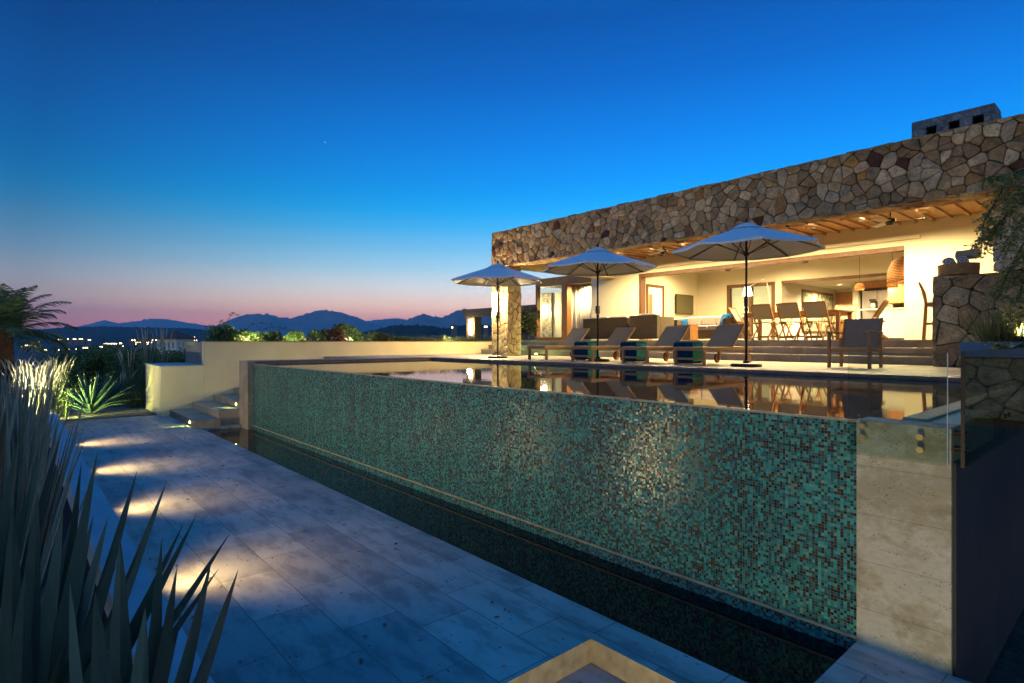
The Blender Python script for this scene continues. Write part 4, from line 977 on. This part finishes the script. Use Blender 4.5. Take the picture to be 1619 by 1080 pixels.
# towel basket on the bar wall
tbk = thing('basket', 'oval woven basket full of rolled towels on stone wall', 'basket', (-2.42, 12.75, BT+.0))
m = MB(); pf = [(.24, 0), (.30, .02), (.31, .21), (.29, .22), (.275, .20), (.27, .05), (.0, .04)]
m.lathe(pf, n=40, sx=1, sy=.75)
for i, v in enumerate(m.v):
    a = math.atan2(v[1]/.75, v[0]); k = 1+.015*math.sin(a*34); m.v[i] = (v[0]*k, v[1]*k, v[2])
m.build('basket_body', 'basket', tbk)
mt = Mt('rolled towel'); v_ = mt.co(); wv = mt.n('ShaderNodeTexWave', wave_type='RINGS', rings_direction='Y'); mt.l(v_, wv.inputs[0]); wv.inputs['Scale'].default_value = 9; wv.inputs['Distortion'].default_value = 2
mt.set(Base_Color=mt.ramp(wv.outputs[1], [(.4, (.62, .60, .58)), (.6, (.08, .10, .22))]), Roughness=.95); M['towelroll'] = mt.m
for (x, z, lb, w_) in ((-.13, .26, 'rolled blue and white towel at left of the basket', .09), (.07, .26, 'rolled blue and white towel in middle of the basket', .085), (.14, .37, 'grey rolled towel lying on top at right of basket', .10)):
    o = MB().lathe([(0, -.16), (w_*.8, -.165), (w_, -.15), (w_, .15), (w_*.8, .165), (0, .16)], n=20, sy=.85).build('rolled_towel', 'towelroll' if z < .3 else simple('grey towel', (.35, .31, .27), (.25, .22, .2), 20, 1), bevel=0)
    for i, vv in enumerate(o.data.vertices): vv.co = (vv.co.x, vv.co.z, vv.co.y)
    o.location = (-2.42+x, 12.72, BT+z); o.rotation_euler = (0, 0, R(8) if z < .3 else R(80)); tag(o, lb, 'towel'); fix(o)
cy_ = thing('courtyard_wall', 'lit cream courtyard wall behind the living room window', 'wall')
MB().box(-16, 24.6, -.5, -9.5, 24.8, H+3.2).build('wall_body', 'wallint', cy_); MB().box(-16.01, 24.57, H+3.2, -9.49, 24.83, H+3.26).build('coping', 'edge', cy_)
point('courtyard_lamp', (-12.0, 22.6, H+.3), 420, (1, .85, .5), .1, cy_)
# ================================================================== SECOND WING, CUPOLA HOUSE
wg = thing('pavilion', 'dark flat beamed pavilion with one lit pillar beyond the wall', 'pavilion')
MB().box(-34, 24.9, H+1.78, -24, 25.6, H+2.35).build('fascia', wood('grey beam', (.16, .12, .09), (.09, .07, .05)), wg)
MB().box(-34, 25.6, H+2.1, -24, 33, H+2.3).build('roof', 'greywall', wg)
MB().box(-33.7, 25.0, -1.5, -32.7, 25.6, H+1.78).build('pillar', 'stone2', wg)
MB().box(-28.6, 27.5, -1.5, -24, 34, H+3.3).build('wall_block', 'greywall', wg)
sconce(-33.05, 24.97, H+1.05, 'bright lamp on pillar of the distant pavilion', 130, .3, 1.1)
def cupola():
    t = thing('tower_house', 'small white tower house with arched openings and clay roof', 'house', (*ray(278, 75, 0)[:2], -6), R(35))
    w = 1.5; z0, z1 = 0, H+6.35
    b = MB(); b.box(-w, -w, 0, w, w, z1-1.25); b.box(-w, -w, z1-.42, w, w, z1)
    for k in range(5):
        x = -w+.0+k*(2*w-.3)/4
        for sy in (-w, w-.3): b.box(x, sy, z1-1.25, x+.3, sy+.3, z1-.42)
        if 0 < k < 4:
            for sx in (-w, w-.3): b.box(sx, x, z1-1.25, sx+.3, x+.3, z1-.42)
    b.build('tower', 'white', t)
    for k in range(4):
        x = -w+.3+k*(2*w-.3)/4; wd = (2*w-.3)/4-.3; m = MB(); n = 6
        for q in range(n):
            a0, a1 = math.pi*q/n, math.pi*(q+1)/n; c = x+wd/2
            p0_ = (c+math.cos(a0)*wd/2, z1-.66+math.sin(a0)*.22); p1_ = (c+math.cos(a1)*wd/2, z1-.66+math.sin(a1)*.22)
            m.add([(p0_[0], -w+.01, p0_[1]), (p1_[0], -w+.01, p1_[1]), (p1_[0], -w+.01, z1-.42), (p0_[0], -w+.01, z1-.42)], [(0, 1, 2, 3)])
        m.build('arch', 'white', t)
    m = MB(); W2 = w+.45; m.add([(-W2, -W2, z1), (W2, -W2, z1), (W2, W2, z1), (-W2, W2, z1), (-.15, 0, z1+1.0), (.15, 0, z1+1.0)], [(0, 1, 5, 4), (1, 2, 5), (2, 3, 4, 5), (3, 0, 4), (3, 2, 1, 0)]); m.build('roof', 'rooftile', t)
cupola()
# town in the valley
rn = random.Random(4); k = 0
spec = [(128, 536, 9), (118, 536, 8), (109, 536, 8), (101, 536, 7), (92, 537, 6), (48, 546, 10), (55, 547, 11), (40, 548, 9), (140, 537, 5), (90, 553, 5), (106, 552, 6), (135, 550, 5), (72, 553, 4), (176, 543, 12), (186, 543, 10), (168, 543, 6), (193, 547, 4), (160, 548, 4), (209, 538, 6), (218, 541, 8), (226, 538, 6), (236, 541, 7), (244, 538, 5), (213, 544, 5), (231, 544, 5), (306, 533, 4), (309, 538, 4), (122, 552, 4), (60, 541, 4), (717, 517, 5), (754, 516, 4), (768, 516, 4)]
adj = ['long lit', 'small lit', 'brightly lit', 'dim', 'wide', 'narrow']
def where(px):
    return 'pale house with lit windows in the dark valley, part of the glittering far town'
for px, py, wpx in spec:
    D = 1500 if px < 600 else 900
    x, y, _ = ray(px, D, 0); z = H-(py-540)/S_*D; w = wpx/S_*D*.5*1.6; hgt_ = 3.2+rn.random()*2
    t = thing('distant_house', where(px), 'house', (x, y, z-hgt_/2), R(48.85)+rn.uniform(-.3, .3), 'lit houses of the far town')
    MB().box(-w, 0, -14, w, 9, hgt_).build('wall', 'greywall', t); MB().box(-w-.4, -.5, hgt_, w+.4, 9.5, hgt_+.7).build('roof', 'rooftile', t)
    nw = max(2, int(w/2.2)); m = MB()
    for q in range(nw):
        if rn.random() < .8:
            cx = -w+(q+.5)*2*w/nw; m.box(cx-.8, -.12, .8, cx+.8, -.02, 2.6)
    if m.v: m.build('lit_windows', emit('far window', (1, .66+rn.random()*.12, .25+rn.random()*.15), rn.uniform(9, 24)), t)
# evening planet
o = MB().lathe([(0, -30), (26, -15), (30, 0), (26, 15), (0, 30)], n=12).build('planet', 'star'); o.location = ray(514, 50000, H+(540-225)/S_*50000); tag(o, 'single bright evening planet in the blue sky', 'planet'); struct(o)
# ================================================================== PLANTS
def blade(mb, base, tip, w, bend=(0, 0, 0), n=7, cup=.35, nrm=None):
    b = Vector(base); t = Vector(tip); d = t-b; bd = Vector(bend); o = len(mb.v)
    side = d.cross(Vector(nrm) if nrm else Vector((0, 0, 1))); side = side.normalized() if side.length > 1e-4 else Vector((1, 0, 0))
    for i in range(n+1):
        f = i/n; c = b+d*f+bd*math.sin(math.pi*f)
        ww = w*(.75+.25*math.sin(min(1, f*2.2)*math.pi/2))*(1-f)**.72+.0008
        up = side.cross(d).normalized()
        mb.v += [tuple(c-side*ww/2+up*cup*ww*.5), tuple(c-up*0), tuple(c+side*ww/2+up*cup*ww*.5)]
    for i in range(n):
        a = o+i*3; mb.f += [(a, a+1, a+4, a+3), (a+1, a+2, a+5, a+4)]
def rosette(name, label, cat, loc, n, L, w, mat, seed, lo=15, hi=88, tips=(), group=None, droop=.08, core=.06):
    rr = random.Random(seed); mb = MB()
    for i in range(n):
        a = i*2.39996+rr.uniform(-.2, .2); f = (i+.5)/n; el = R(hi-(hi-lo)*f**.8+rr.uniform(-6, 6)); l = L*(.8+.3*rr.random())*(1-.15*abs(f-.5))
        d = Vector((math.cos(a)*math.cos(el), math.sin(a)*math.cos(el), math.sin(el)))
        b = Vector((math.cos(a)*core, math.sin(a)*core, .12*(1-f)))
        blade(mb, b, b+d*l, w*(.85+.3*rr.random()), (d.x*.02, d.y*.02, droop*l*(1-math.sin(el))+rr.uniform(-.01, .02)), 7, .7)
    for tx in tips:
        t = Vector(tx)-Vector(loc); h_ = Vector((t.x, t.y, 0)).normalized() if t.xy.length > .01 else Vector((1, 0, 0))
        blade(mb, h_*core, t, w*1.5, (h_*.03+Vector((0, 0, -.02))), 8, 1.0)
    o = mb.build('foliage' if 0 else name, mat, smooth=False); o.location = loc; tag(o, label, cat, group); return o
def pt(px, py, d):
    x, y, _ = ray(px, d, 0); return (x, y, H-(py-540)/S_*d)
# foreground agaves
TA = ((377, 900, 1.95), (335, 883, 1.95), (280, 897, 1.9), (256, 853, 1.95), (190, 850, 1.9), (110, 920, 1.85), (150, 935, 1.75), (230, 960, 1.8))
TB = ((154, 715, 2.05), (217, 744, 2.15), (264, 760, 2.2), (203, 805, 2.1), (129, 730, 2.15), (239, 838, 2.15), (100, 800, 2.0), (60, 780, 1.9), (291, 826, 2.25), (312, 812, 2.3), (363, 844, 2.3), (346, 899, 2.2), (172, 814, 2.4), (148, 814, 2.4), (111, 826, 2.4), (20, 800, 1.8), (40, 900, 1.8))
TC = ((70, 700, 2.4), (30, 690, 2.3), (95, 690, 2.6), (50, 760, 2.4), (10, 640, 2.3), (84, 742, 2.6), (0, 740, 2.2))
rosette('agave', 'dark blue green agave with long spikes closest to camera', 'agave', pt(190, 1330, 1.95), 6, .62, .088, 'agave', 3, 55, 85, [pt(*q) for q in TA])
rosette('agave', 'second dark agave whose long blades lean right over curb', 'agave', pt(15, 1290, 2.06), 9, .8, .088, 'agave', 8, 62, 88, [pt(*q) for q in TB])
rosette('agave', 'third dark agave at left picture edge behind the leaning one', 'agave', pt(-60, 1150, 2.53), 14, .9, .085, 'agave', 5, 60, 88, [pt(*q) for q in TC])
yc = ((8, 1050, 3.0, 1.35), (-55, 1010, 3.3, 1.5), (22, 960, 3.7, 1.42), (10, 880, 4.6, 1.5), (22, 820, 5.6, 1.38), (36, 775, 7.0, 1.15), (-60, 900, 4.3, 1.6))
yl = ['tall grey green yucca with fanned blades nearest the agaves', 'tall yucca cut by the left picture edge behind the agaves', 'second tall yucca in the row along the curb', 'third tall yucca in the row along the curb', 'fourth yucca in the row, its tips against the lit grass', 'fifth and farthest yucca in the row along curb', 'yucca at the very left edge behind the first row']
for i, (px, py, d, L) in enumerate(yc):
    rosette('yucca', yl[i], 'yucca', pt(px, py, d), 46, L, .06, 'yucca', 20+i, 75, 89, group='yuccas along the curb', droop=.06)
# lit agaves and grasses at the path end
def grass(loc, n, L, label, seed, plumes=0, mat='grass', grp='ornamental grasses', spread=.45):
    rr = random.Random(seed); mb = MB()
    for i in range(n):
        a = rr.uniform(0, 6.283); el = R(rr.uniform(48, 88)); l = L*rr.uniform(.55, 1)
        b = Vector((rr.gauss(0, .09), rr.gauss(0, .09), 0)); d = Vector((math.cos(a)*math.cos(el), math.sin(a)*math.cos(el), math.sin(el)))
        blade(mb, b, b+d*l+Vector((math.cos(a), math.sin(a), -.25))*spread*l*.4, .017, (0, 0, .12*l), 5, .2)
    if not plumes:
        o = mb.build('ornamental_grass', mat); o.location = loc; return tag(o, label, 'grass', grp)
    t = thing('ornamental_grass', label, 'grass', loc, 0, grp); mb.build('blades', mat, t); p = MB()
    for i in range(plumes):
        a = rr.uniform(0, 6.283); r = rr.uniform(.05, .5); h_ = L*rr.uniform(1.0, 1.3); top = Vector((math.cos(a)*r, math.sin(a)*r, h_))
        p.tube([Vector((0, 0, .1)), top*.55+Vector((0, 0, .1)), top*.8], .004, 4)
        p.tube([top*.78, top*.85+Vector((0, 0, .02)), top*.95+Vector((.01, 0, 0)), top*1.04+Vector((math.cos(a)*.05, math.sin(a)*.05, 0))], [.004, .017, .014, .002], 5)
    p.build('plume', 'plume', t); return t
ag = [(-18.3, 1.5, 1.15, 'lit agave between the bright grass and path end'), (-19.8, .3, .8, 'small agave behind the brightly lit grass'), (-20.2, 2.2, .8, 'agave in shadow left of the low wall block')]
for i, (x, y, L, lb) in enumerate(ag): rosette('agave', lb, 'agave', (x, y, .05), 60, L, .12, 'agave', 40+i, 12, 84, group='agaves at the path end', droop=.12)
for i, (px, d, L, pn_) in enumerate(((72, 13.2, 1.15, 34), (86, 14.2, 1.2, 34), (52, 12.4, 1.15, 26), (30, 16.5, 1.1, 10), (206, 18.5, 1.3, 10), (190, 17.0, .9, 4), (215, 16.4, .75, 0), (232, 21, 1.9, 16), (258, 23, 2.0, 12), (30, 13.5, 1.2, 12))):
    x, y, _ = ray(px, d, 0)
    grass((x, y, 0), 190, L, ['pale grass plumes glowing in the uplight, middle', 'pale grass plumes glowing in the uplight, right', 'pale grass plumes glowing in the uplight, left', 'grass clump behind the palm trunk and plumes', 'tall grass left of the low wall block', 'grass clump before the tall grass', 'short grass tuft at foot of low wall block', 'tall plumed grass left behind the low block', 'tall plumed grass right behind the low block', 'plumed grass behind the yuccas at left edge'][i], 60+i, pn_)
def uplight(loc, tgt, power, col, label):
    t = thing('garden_spotlight', label, 'spotlight', loc)
    MB().lathe([(0, 0), (.01, 0), (.01, .12), (.035, .13), (.04, .22), (0, .2)], n=10).build('housing', 'dkmetal', t)
    MB().lathe([(0, .222), (.02, .222), (.02, .225), (0, .225)], n=12).build('lens', 'steplamp', t)
    tg = Vector(tgt)-Vector(loc); spot('garden_lamp', (0, 0, .25), tuple(tg), power, col, 115, .8, .04, t)
uplight((-17.35, .75, .03), (-18.6, 1.4, .6), 330, (.86, 1, .3), 'small green garden spotlight under the lit agave')
uplight((-15.5, .05, .16), (-17.2, .5, .9), 800, (1, .95, .5), 'garden spotlight among the glowing grass plumes')
def bush(name, loc, rx, ry, rz_, n, leaf, mat, label, seed, cat='shrub', grp=None, trunk=True, gaps=.5):
    rr = random.Random(seed); t = thing(name, label, cat, loc, 0, grp); mb = MB(); cl = []
    nc = max(5, int(n/140))
    for i in range(nc):
        a = rr.uniform(0, 6.283); u_ = rr.uniform(-.25, 1); r = math.sqrt(1-min(1, abs(u_))**2)*rr.uniform(.35, 1)
        cl.append((Vector((math.cos(a)*r*rx, math.sin(a)*r*ry, rz_*(1+u_*.85))), rr.uniform(.22, .42)))
    for i in range(n):
        c, cr = rr.choice(cl); v = Vector((rr.gauss(0, 1), rr.gauss(0, 1), rr.gauss(0, 1)*.8)); v = v.normalized()*rr.uniform(.3, 1)**.6
        p = c+Vector((v.x*rx, v.y*ry, v.z*rz_))*cr; p.z = max(p.z, .03)
        d = (v+Vector((rr.uniform(-.7, .7), rr.uniform(-.7, .7), rr.uniform(-.3, .7)))).normalized()*leaf*rr.uniform(.7, 1.3)
        s = d.cross(Vector((rr.uniform(-1, 1), rr.uniform(-1, 1), rr.uniform(-1, 1)))).normalized()*leaf*.28
        o = len(mb.v); mb.v += [tuple(p), tuple(p+d*.5+s), tuple(p+d), tuple(p+d*.5-s)]; mb.f.append((o, o+1, o+2, o+3))
    mb.build('foliage', mat, t)
    if trunk:
        b = MB()
        for c, cr in cl[:7]: b.tube([(0, 0, -.3), tuple(c*.4), tuple(c)], [.05*rx, .03*rx, .008*rx], 5)
        b.build('stem', 'bark', t)
    return t
# hedge plants on the raised bed behind the garden wall
rr = random.Random(77)
kinds = [('leaf', 'leafy green'), ('leafo', 'olive coloured'), ('leafr', 'reddish'), ('leafd', 'dark')]
hp = [(345, .55, 'leaf', 'broad leaved green shrub first above the wall corner'), (372, .4, 'leafo', 'low lit shrub second above the wall corner'), (395, .42, 'leaf', 'yellow lit shrub at left of the raised bed'), (418, .42, 'leaf', 'yellow lit shrub with pale stems in raised bed'), (440, .40, 'leafo', 'yellow lit shrub right of the brightest one'),
      (468, .42, 'leafd', 'dark shrub with pale dots above garden wall'), (500, .44, 'leafd', 'dark wide shrub in middle of raised bed'), (528, .52, 'leafr', 'reddish shrub with upright twigs on raised bed'), (550, .62, 'leaf', 'tallest upright shrub with red twigs on the raised bed'), (574, .55, 'leaf', 'fresh green shrub right of the red twigs'), (598, .4, 'leafo', 'small olive shrub right of the fresh green one'), (640, .3, 'leafd', 'rounded dark shrub left of white stalks')]
for i, (px, h_, mt_, lb) in enumerate(hp):
    s = (px-809.5)/S_; d = 17.9/(.753-.658*s); x, y, _ = ray(px, d, 0)
    bush('shrub', (x+rr.uniform(-.5, .3), y, H-.22), .38, .42, h_*.6, 1500, .08, mt_, lb, 200+i, grp='shrubs on the raised bed')
# thin climbing twigs
tw = thing('vine', 'thin twisting vine twigs rising over shrubs at left', 'vine', (*ray(372, 16.1, 0)[:2], H-.2)); m = MB(); lf = MB(); rr = random.Random(3)
for (dx, h_, ln) in ((-.5, .75, .25), (-.25, .95, .3), (.1, .7, .9), (.5, .6, .8), (.9, .55, .7), (-.8, .6, .2)):
    pts = [Vector((0, dx, 0))]; 
    for k in range(7):
        f = k/6; pts.append(Vector((.05*math.sin(5*f+dx), (dx+ln*f*f), h_*math.sin(f*1.9)/.95+rr.uniform(-.03, .03))))
    m.tube(pts, [.008]*4+[.005]*4, 5)
    for p in pts[2:]:
        for q in range(9):
            d = Vector((rr.uniform(-1, 1), rr.uniform(-1, 1), rr.uniform(-.6, .6))).normalized()*.055; s = d.cross(Vector((rr.random(), rr.random(), 1))).normalized()*.016; c = p+Vector((rr.uniform(-.05, .05), rr.uniform(-.05, .05), rr.uniform(-.04, .04)))
            o = len(lf.v); lf.v += [tuple(c), tuple(c+d*.5+s), tuple(c+d), tuple(c+d*.5-s)]; lf.f.append((o, o+1, o+2, o+3))
m.build('stem', 'bark', tw); lf.build('foliage', 'leafd', tw)
for i, px in enumerate((612, 622, 655, 668, 684, 698, 712, 726, 740, 752, 764, 775, 826, 836, 845)):
    s = (px-809.5)/S_; d = 17.7/(.753-.658*s); x, y, _ = ray(px, d, 0)
    grass((x-rr.uniform(0, .7), y, H-.2), 120, .46+.14*rr.random(), 'wispy grass tuft in a row above the garden wall', 300+i, 0, 'grass', 'wispy grass tufts above garden wall', .3)
for i, px in enumerate((388, 404, 430, 452, 488, 520, 560, 590)):
    s = (px-809.5)/S_; d = 17.3/(.753-.658*s); x, y, _ = ray(px, d, 0)
    grass((x, y, H-.22), 40, .30, 'pale grass tuft along top edge of garden wall', 330+i, 3, 'grass', 'pale grass tufts edging the raised bed', .3)
x, y, _ = ray(740, 24.5, 0)
bl = MB(); bl.lathe([(0, -.2), (.5, -.1), (.55, .1), (.4, .28), (.15, .34), (0, .34)], n=14, sy=.8)
for i, v in enumerate(bl.v): k = 1+.18*noise.noise(Vector(v)*3); bl.v[i] = (v[0]*k, v[1]*k, v[2]*k)
o = bl.build('boulder', simple('sandy boulder', (.4, .3, .2), (.25, .18, .12), 5, .95, bump=.6), smooth=True); o.location = (x, y, H-.2); tag(o, 'sandy boulder lying among grass in front of distant lamp', 'boulder')
# uplights inside the bed (their glow is seen on the shrubs)
uplight((-17.2, 5.0, H-.18), (-18.0, 5.3, H+.2), 110, (1, .95, .35), 'garden spotlight under the yellow lit shrubs')
uplight((-17.2, 6.3, H-.18), (-18.0, 6.7, H+.3), 90, (1, .95, .35), 'garden spotlight in the middle of the raised bed')
uplight((-17.2, 8.2, H-.18), (-18.0, 8.6, H+.3), 60, (1, .85, .45), 'garden spotlight below the tallest twiggy shrub')
uplight((-17.6, 12.3, H-.18), (-19, 13.0, H+.2), 110, (1, .9, .4), 'garden spotlight in bed left of the corner pillar')
uplight((-17.6, 14.6, H-.18), (-18.5, 16.0, H+.8), 110, (.9, 1, .4), 'garden spotlight beside the glazed corner room')
bush('shrub', (-17.8, 16.35, H-.2), .55, .6, .8, 2600, .13, 'leafo', 'tall leafy shrub left of the glazed corner room', 401)
bush('shrub', (-17.55, 15.5, H-.2), .3, .4, .3, 1200, .10, 'leafo', 'low shrub between pillar and glazed room', 402)
# dark bushes beyond the path end
bb = [(120, 24, 1.3, .8), (150, 27, 1.6, 1.0), (178, 25, 1.5, 1.1), (205, 29, 1.8, 1.15), (240, 27, 1.7, 1.1), (275, 26, 1.6, 1.2), (300, 25, 1.3, 1.2), (95, 30, 1.6, .75), (255, 34, 2.0, 1.2), (215, 23, 1.2, .8), (165, 21.5, 1.1, .65)]
bl_ = ['dark bush left behind the lit agave', 'bush behind the path end, third from the palm', 'dense bush behind the centre of path end', 'tall bush below the far town lights', 'tall bush left of the low wall block', 'bush below the tower house', 'bush against the dark end of garden wall', 'low bush nearest the palm tree', 'bush behind the tall plumed grass', 'small bush behind the tall grass', 'small bush right behind the lit agave']
for i, (px, d, r, h_) in enumerate(bb):
    x, y, _ = ray(px, d, 0); z = hgt(x, y)
    top = H-.42; bush('bush', (x, y, z), r, r, (top-z)*.5, 2600, .16, 'leafd' if i % 2 else 'leaf', bl_[i], 500+i, 'bush', 'dark bushes beyond the path end')
# lower scrub on the falling slope (uncountable)
mb = MB(); rr = random.Random(9)
for i in range(26000):
    d = 26+rr.random()**1.6*240; px = rr.uniform(-120, 900); x, y, _ = ray(px, d, 0)
    if x > -26.5: continue
    z = hgt(x, y)+rr.random()**2*1.4*(1+.6*noise.noise(Vector((x*.12, y*.12, 0)))); l = .25+d*.004
    dv_ = Vector((rr.uniform(-1, 1), rr.uniform(-1, 1), rr.uniform(-.3, 1))).normalized()*l; s = dv_.cross(Vector((rr.random(), rr.random(), rr.random()))).normalized()*l*.4; p = Vector((x, y, z))
    o = len(mb.v); mb.v += [tuple(p), tuple(p+dv_*.5+s), tuple(p+dv_), tuple(p+dv_*.5-s)]; mb.f.append((o, o+1, o+2, o+3))
o = mb.build('scrub', 'leafd'); o['kind'] = 'stuff'; tag(o, 'dark low scrub covering the slope down to the valley', 'scrub')
# dry leaves blown over the path
mb = MB(); rr = random.Random(21)
for i in range(130):
    x = -1.5-rr.random()**.8*14; y = rr.uniform(.8, 3.05); a = rr.uniform(0, 6.28); l = rr.uniform(.012, .035); c, s_ = math.cos(a)*l, math.sin(a)*l
    if x > -2.5 and y < 2.85: continue
    o = len(mb.v); mb.v += [(x-c, y-s_, .004), (x+s_*.4, y-c*.4, .012+l*.2), (x+c, y+s_, .005), (x-s_*.4, y+c*.4, .010)]; mb.f.append((o, o+1, o+2, o+3))
o = mb.build('fallen_leaves', simple('dry leaf', (.30, .20, .10), (.10, .06, .03), 9, .9, bump=0)); o['kind'] = 'stuff'; tag(o, 'small dry leaves scattered over the travertine path', 'leaves')
# things standing on the island and the table
cm = thing('coffee_maker', 'small black coffee maker on white kitchen island', 'coffee maker', (-5.75, 19.5, ZF+.94))
MB().box(-.09, -.10, 0, .09, .12, .03).build('base', 'dkmetal', cm, bevel=.005); MB().box(-.09, .03, .03, .09, .12, .30).build('body', 'dkmetal', cm, bevel=.008); MB().box(-.09, -.10, .23, .09, .03, .30).build('head', 'dkmetal', cm, bevel=.008)
MB().lathe([(0, .031), (.055, .031), (.065, .09), (.045, .16), (.05, .175), (0, .175)], (0, -.04, 0), n=16).build('jug', 'glassedge', cm)
bo = thing('fruit_bowl', 'round wooden bowl in middle of the dining table', 'bowl', (-6.5, 15.7, ZF+.75))
MB().lathe([(0, 0), (.07, 0), (.17, .07), (.16, .072), (.065, .015), (0, .015)], n=24).build('bowl', 'dkteak', bo, smooth=True)
for i, (x, y) in enumerate(((.05, 0), (-.04, .05), (-.03, -.05))): MB().lathe([(0, -.04), (.03, -.028), (.042, 0), (.03, .028), (0, .038)], (x, y, .06), n=12).build('fruit', simple('green apple', (.2, .3, .04), (.14, .22, .03), 5, .4, bump=0), bo, smooth=True)
# palm
def palm():
    x, y, _ = ray(6, 17, 0); z0 = hgt(x, y); cz = H+.25-z0
    t = thing('palm_tree', 'palm tree with drooping fronds at left edge', 'palm tree', (x, y, z0)); rr = random.Random(31)
    m = MB(); pts = []; rad = []
    for k in range(15): f = k/14; pts.append((.03*math.sin(f*3), 0, cz*f)); rad.append(.26-.05*f+.02*(k % 2))
    m.tube(pts, rad, 12); m.build('trunk', 'palmtrunk', t)
    for i in range(30):
        a = i*2.39996; el = R(88-f_(i)*95); L = 1.9*rr.uniform(.85, 1.1); fm = MB(); rm = MB()
        d0 = Vector((math.cos(a), math.sin(a), 0)); P_ = []; n = 16
        for k in range(n+1):
            f = k/n; e = el-R(88)*f*f*.7; 
            P_.append((P_[-1] if k else Vector((0, 0, cz)))+(d0*math.cos(e)+Vector((0, 0, math.sin(e))))*(L/n if k else .05))
        rm.tube(P_, [.022*(1-k/n)+.003 for k in range(n+1)], 5)
        for k in range(2, n+1):
            dr_ = (P_[k]-P_[k-1]).normalized(); side = dr_.cross(Vector((0, 0, 1))).normalized(); upv = side.cross(dr_)
            for q in range(3):
                c = P_[k-1].lerp(P_[k], q/3); ll_ = .50*math.sin(math.pi*min(1, (k+q/3)/n*.85+.12))+.05
                for sg in (-1, 1):
                    dd = (side*sg*.8+dr_*.65+upv*.25+Vector((0, 0, -.35+rr.uniform(-.2, .1)))).normalized()*ll_
                    s = dr_*.012
                    o = len(fm.v); fm.v += [tuple(c-s), tuple(c+s), tuple(c+dd*.6+s*.8+Vector((0, 0, .01))), tuple(c+dd-Vector((0, 0, .06))), tuple(c+dd*.6-s*.8)]; fm.f.append((o, o+1, o+2, o+3, o+4))
        fr_ = fm.build('frond', 'palm', t); rm.build('midrib', 'palm', fr_)
def f_(i): return i/29
palm()
# tree at the right edge with drooping leafy branches
def rtree():
    X, Y = -.35, 9.75; t = thing('tree', 'fine leaved tree drooping over the fieldstone wall at right', 'tree', (X, Y, H-.2)); rr = random.Random(17)
    MB().tube([(0, 0, -.3), (.03, .02, .8), (-.02, 0, 1.7), (.05, .1, 2.6)], [.07, .06, .05, .03], 8).build('trunk', 'bark', t)
    lf = MB(); bk = MB(); L0 = Vector((X, Y, H-.2))
    br = [((1630, 262, 6.9), (1585, 300, 6.6), (1555, 352, 6.4), (1552, 395, 6.3)), ((1640, 262, 6.7), (1590, 278, 6.5), (1555, 282, 6.4)), ((1650, 300, 6.8), (1600, 330, 6.5), (1575, 360, 6.4), (1568, 372, 6.4)), ((1660, 330, 6.9), (1615, 390, 6.7), (1590, 440, 6.6), (1578, 470, 6.5)),
          ((1660, 360, 6.8), (1625, 430, 6.6), (1605, 480, 6.5)), ((1650, 380, 7.0), (1600, 420, 6.9), (1582, 452, 6.8)), ((1665, 400, 6.8), (1640, 460, 6.6), (1618, 500, 6.5)), ((1640, 320, 7.1), (1612, 352, 7.0), (1595, 392, 6.9)), ((1625, 540, 5.9), (1600, 552, 5.8), (1575, 545, 5.8)), ((1660, 280, 6.5), (1625, 300, 6.4), (1600, 312, 6.3))]
    for b in br:
        w = [Vector(pt(*q))-L0 for q in b]; w0 = [Vector((.02, 0, w[0].z*.8))]+w
        bk.tube(w0, [.03]+[.012-.003*i for i in range(len(w))], 5)
        # side twigs with leaves
        segs = []
        for i in range(len(w0)-1):
            if i == 0: continue
            for k in range(9): segs.append(w0[i].lerp(w0[i+1], k/9))
        segs.append(w0[-1])
        for c in segs:
            for tw_ in range(2):
                e = c+Vector((rr.uniform(-.17, .17), rr.uniform(-.17, .17), rr.uniform(-.20, .05))); bk.tube([c, (c+e)/2, e], .0025, 3)
                for q in range(11):
                    p = c.lerp(e, rr.random())+Vector((rr.uniform(-.02, .02),)*3); d = Vector((rr.uniform(-1, 1), rr.uniform(-1, 1), rr.uniform(-1, .4))).normalized()*rr.uniform(.04, .07)
                    s = d.cross(Vector((rr.random(), rr.random(), rr.random()))).normalized()*.012
                    o = len(lf.v); lf.v += [tuple(p), tuple(p+d*.5+s), tuple(p+d), tuple(p+d*.5-s)]; lf.f.append((o, o+1, o+2, o+3))
    bk.build('branch', 'bark', t); lf.build('foliage', 'leaft', t)
rtree()
for i, (px, n_) in enumerate(((1562, 34), (1580, 40), (1600, 46), (1618, 40))):
    x, y = xy(px, 10.15)
    rosette('spiky_plant', ['strap leaved plant farthest left in the planter', 'strap leaved plant second from left in the planter', 'fullest strap leaved plant in the planter', 'strap leaved plant at right edge of the planter'][i], 'plant', (x, y, H-.16), n_, .62, .03, 'grass', 90+i, 38, 88, group='strap leaved plants in the planter', droop=.2)
uplight((-1.2, 9.95, H-.15), (-.9, 11.5, H+1.2), 110, (1, .8, .36), 'added planter spotlight warming the fieldstone bar wall')  # extra lamp added to brighten the tree and bar wall
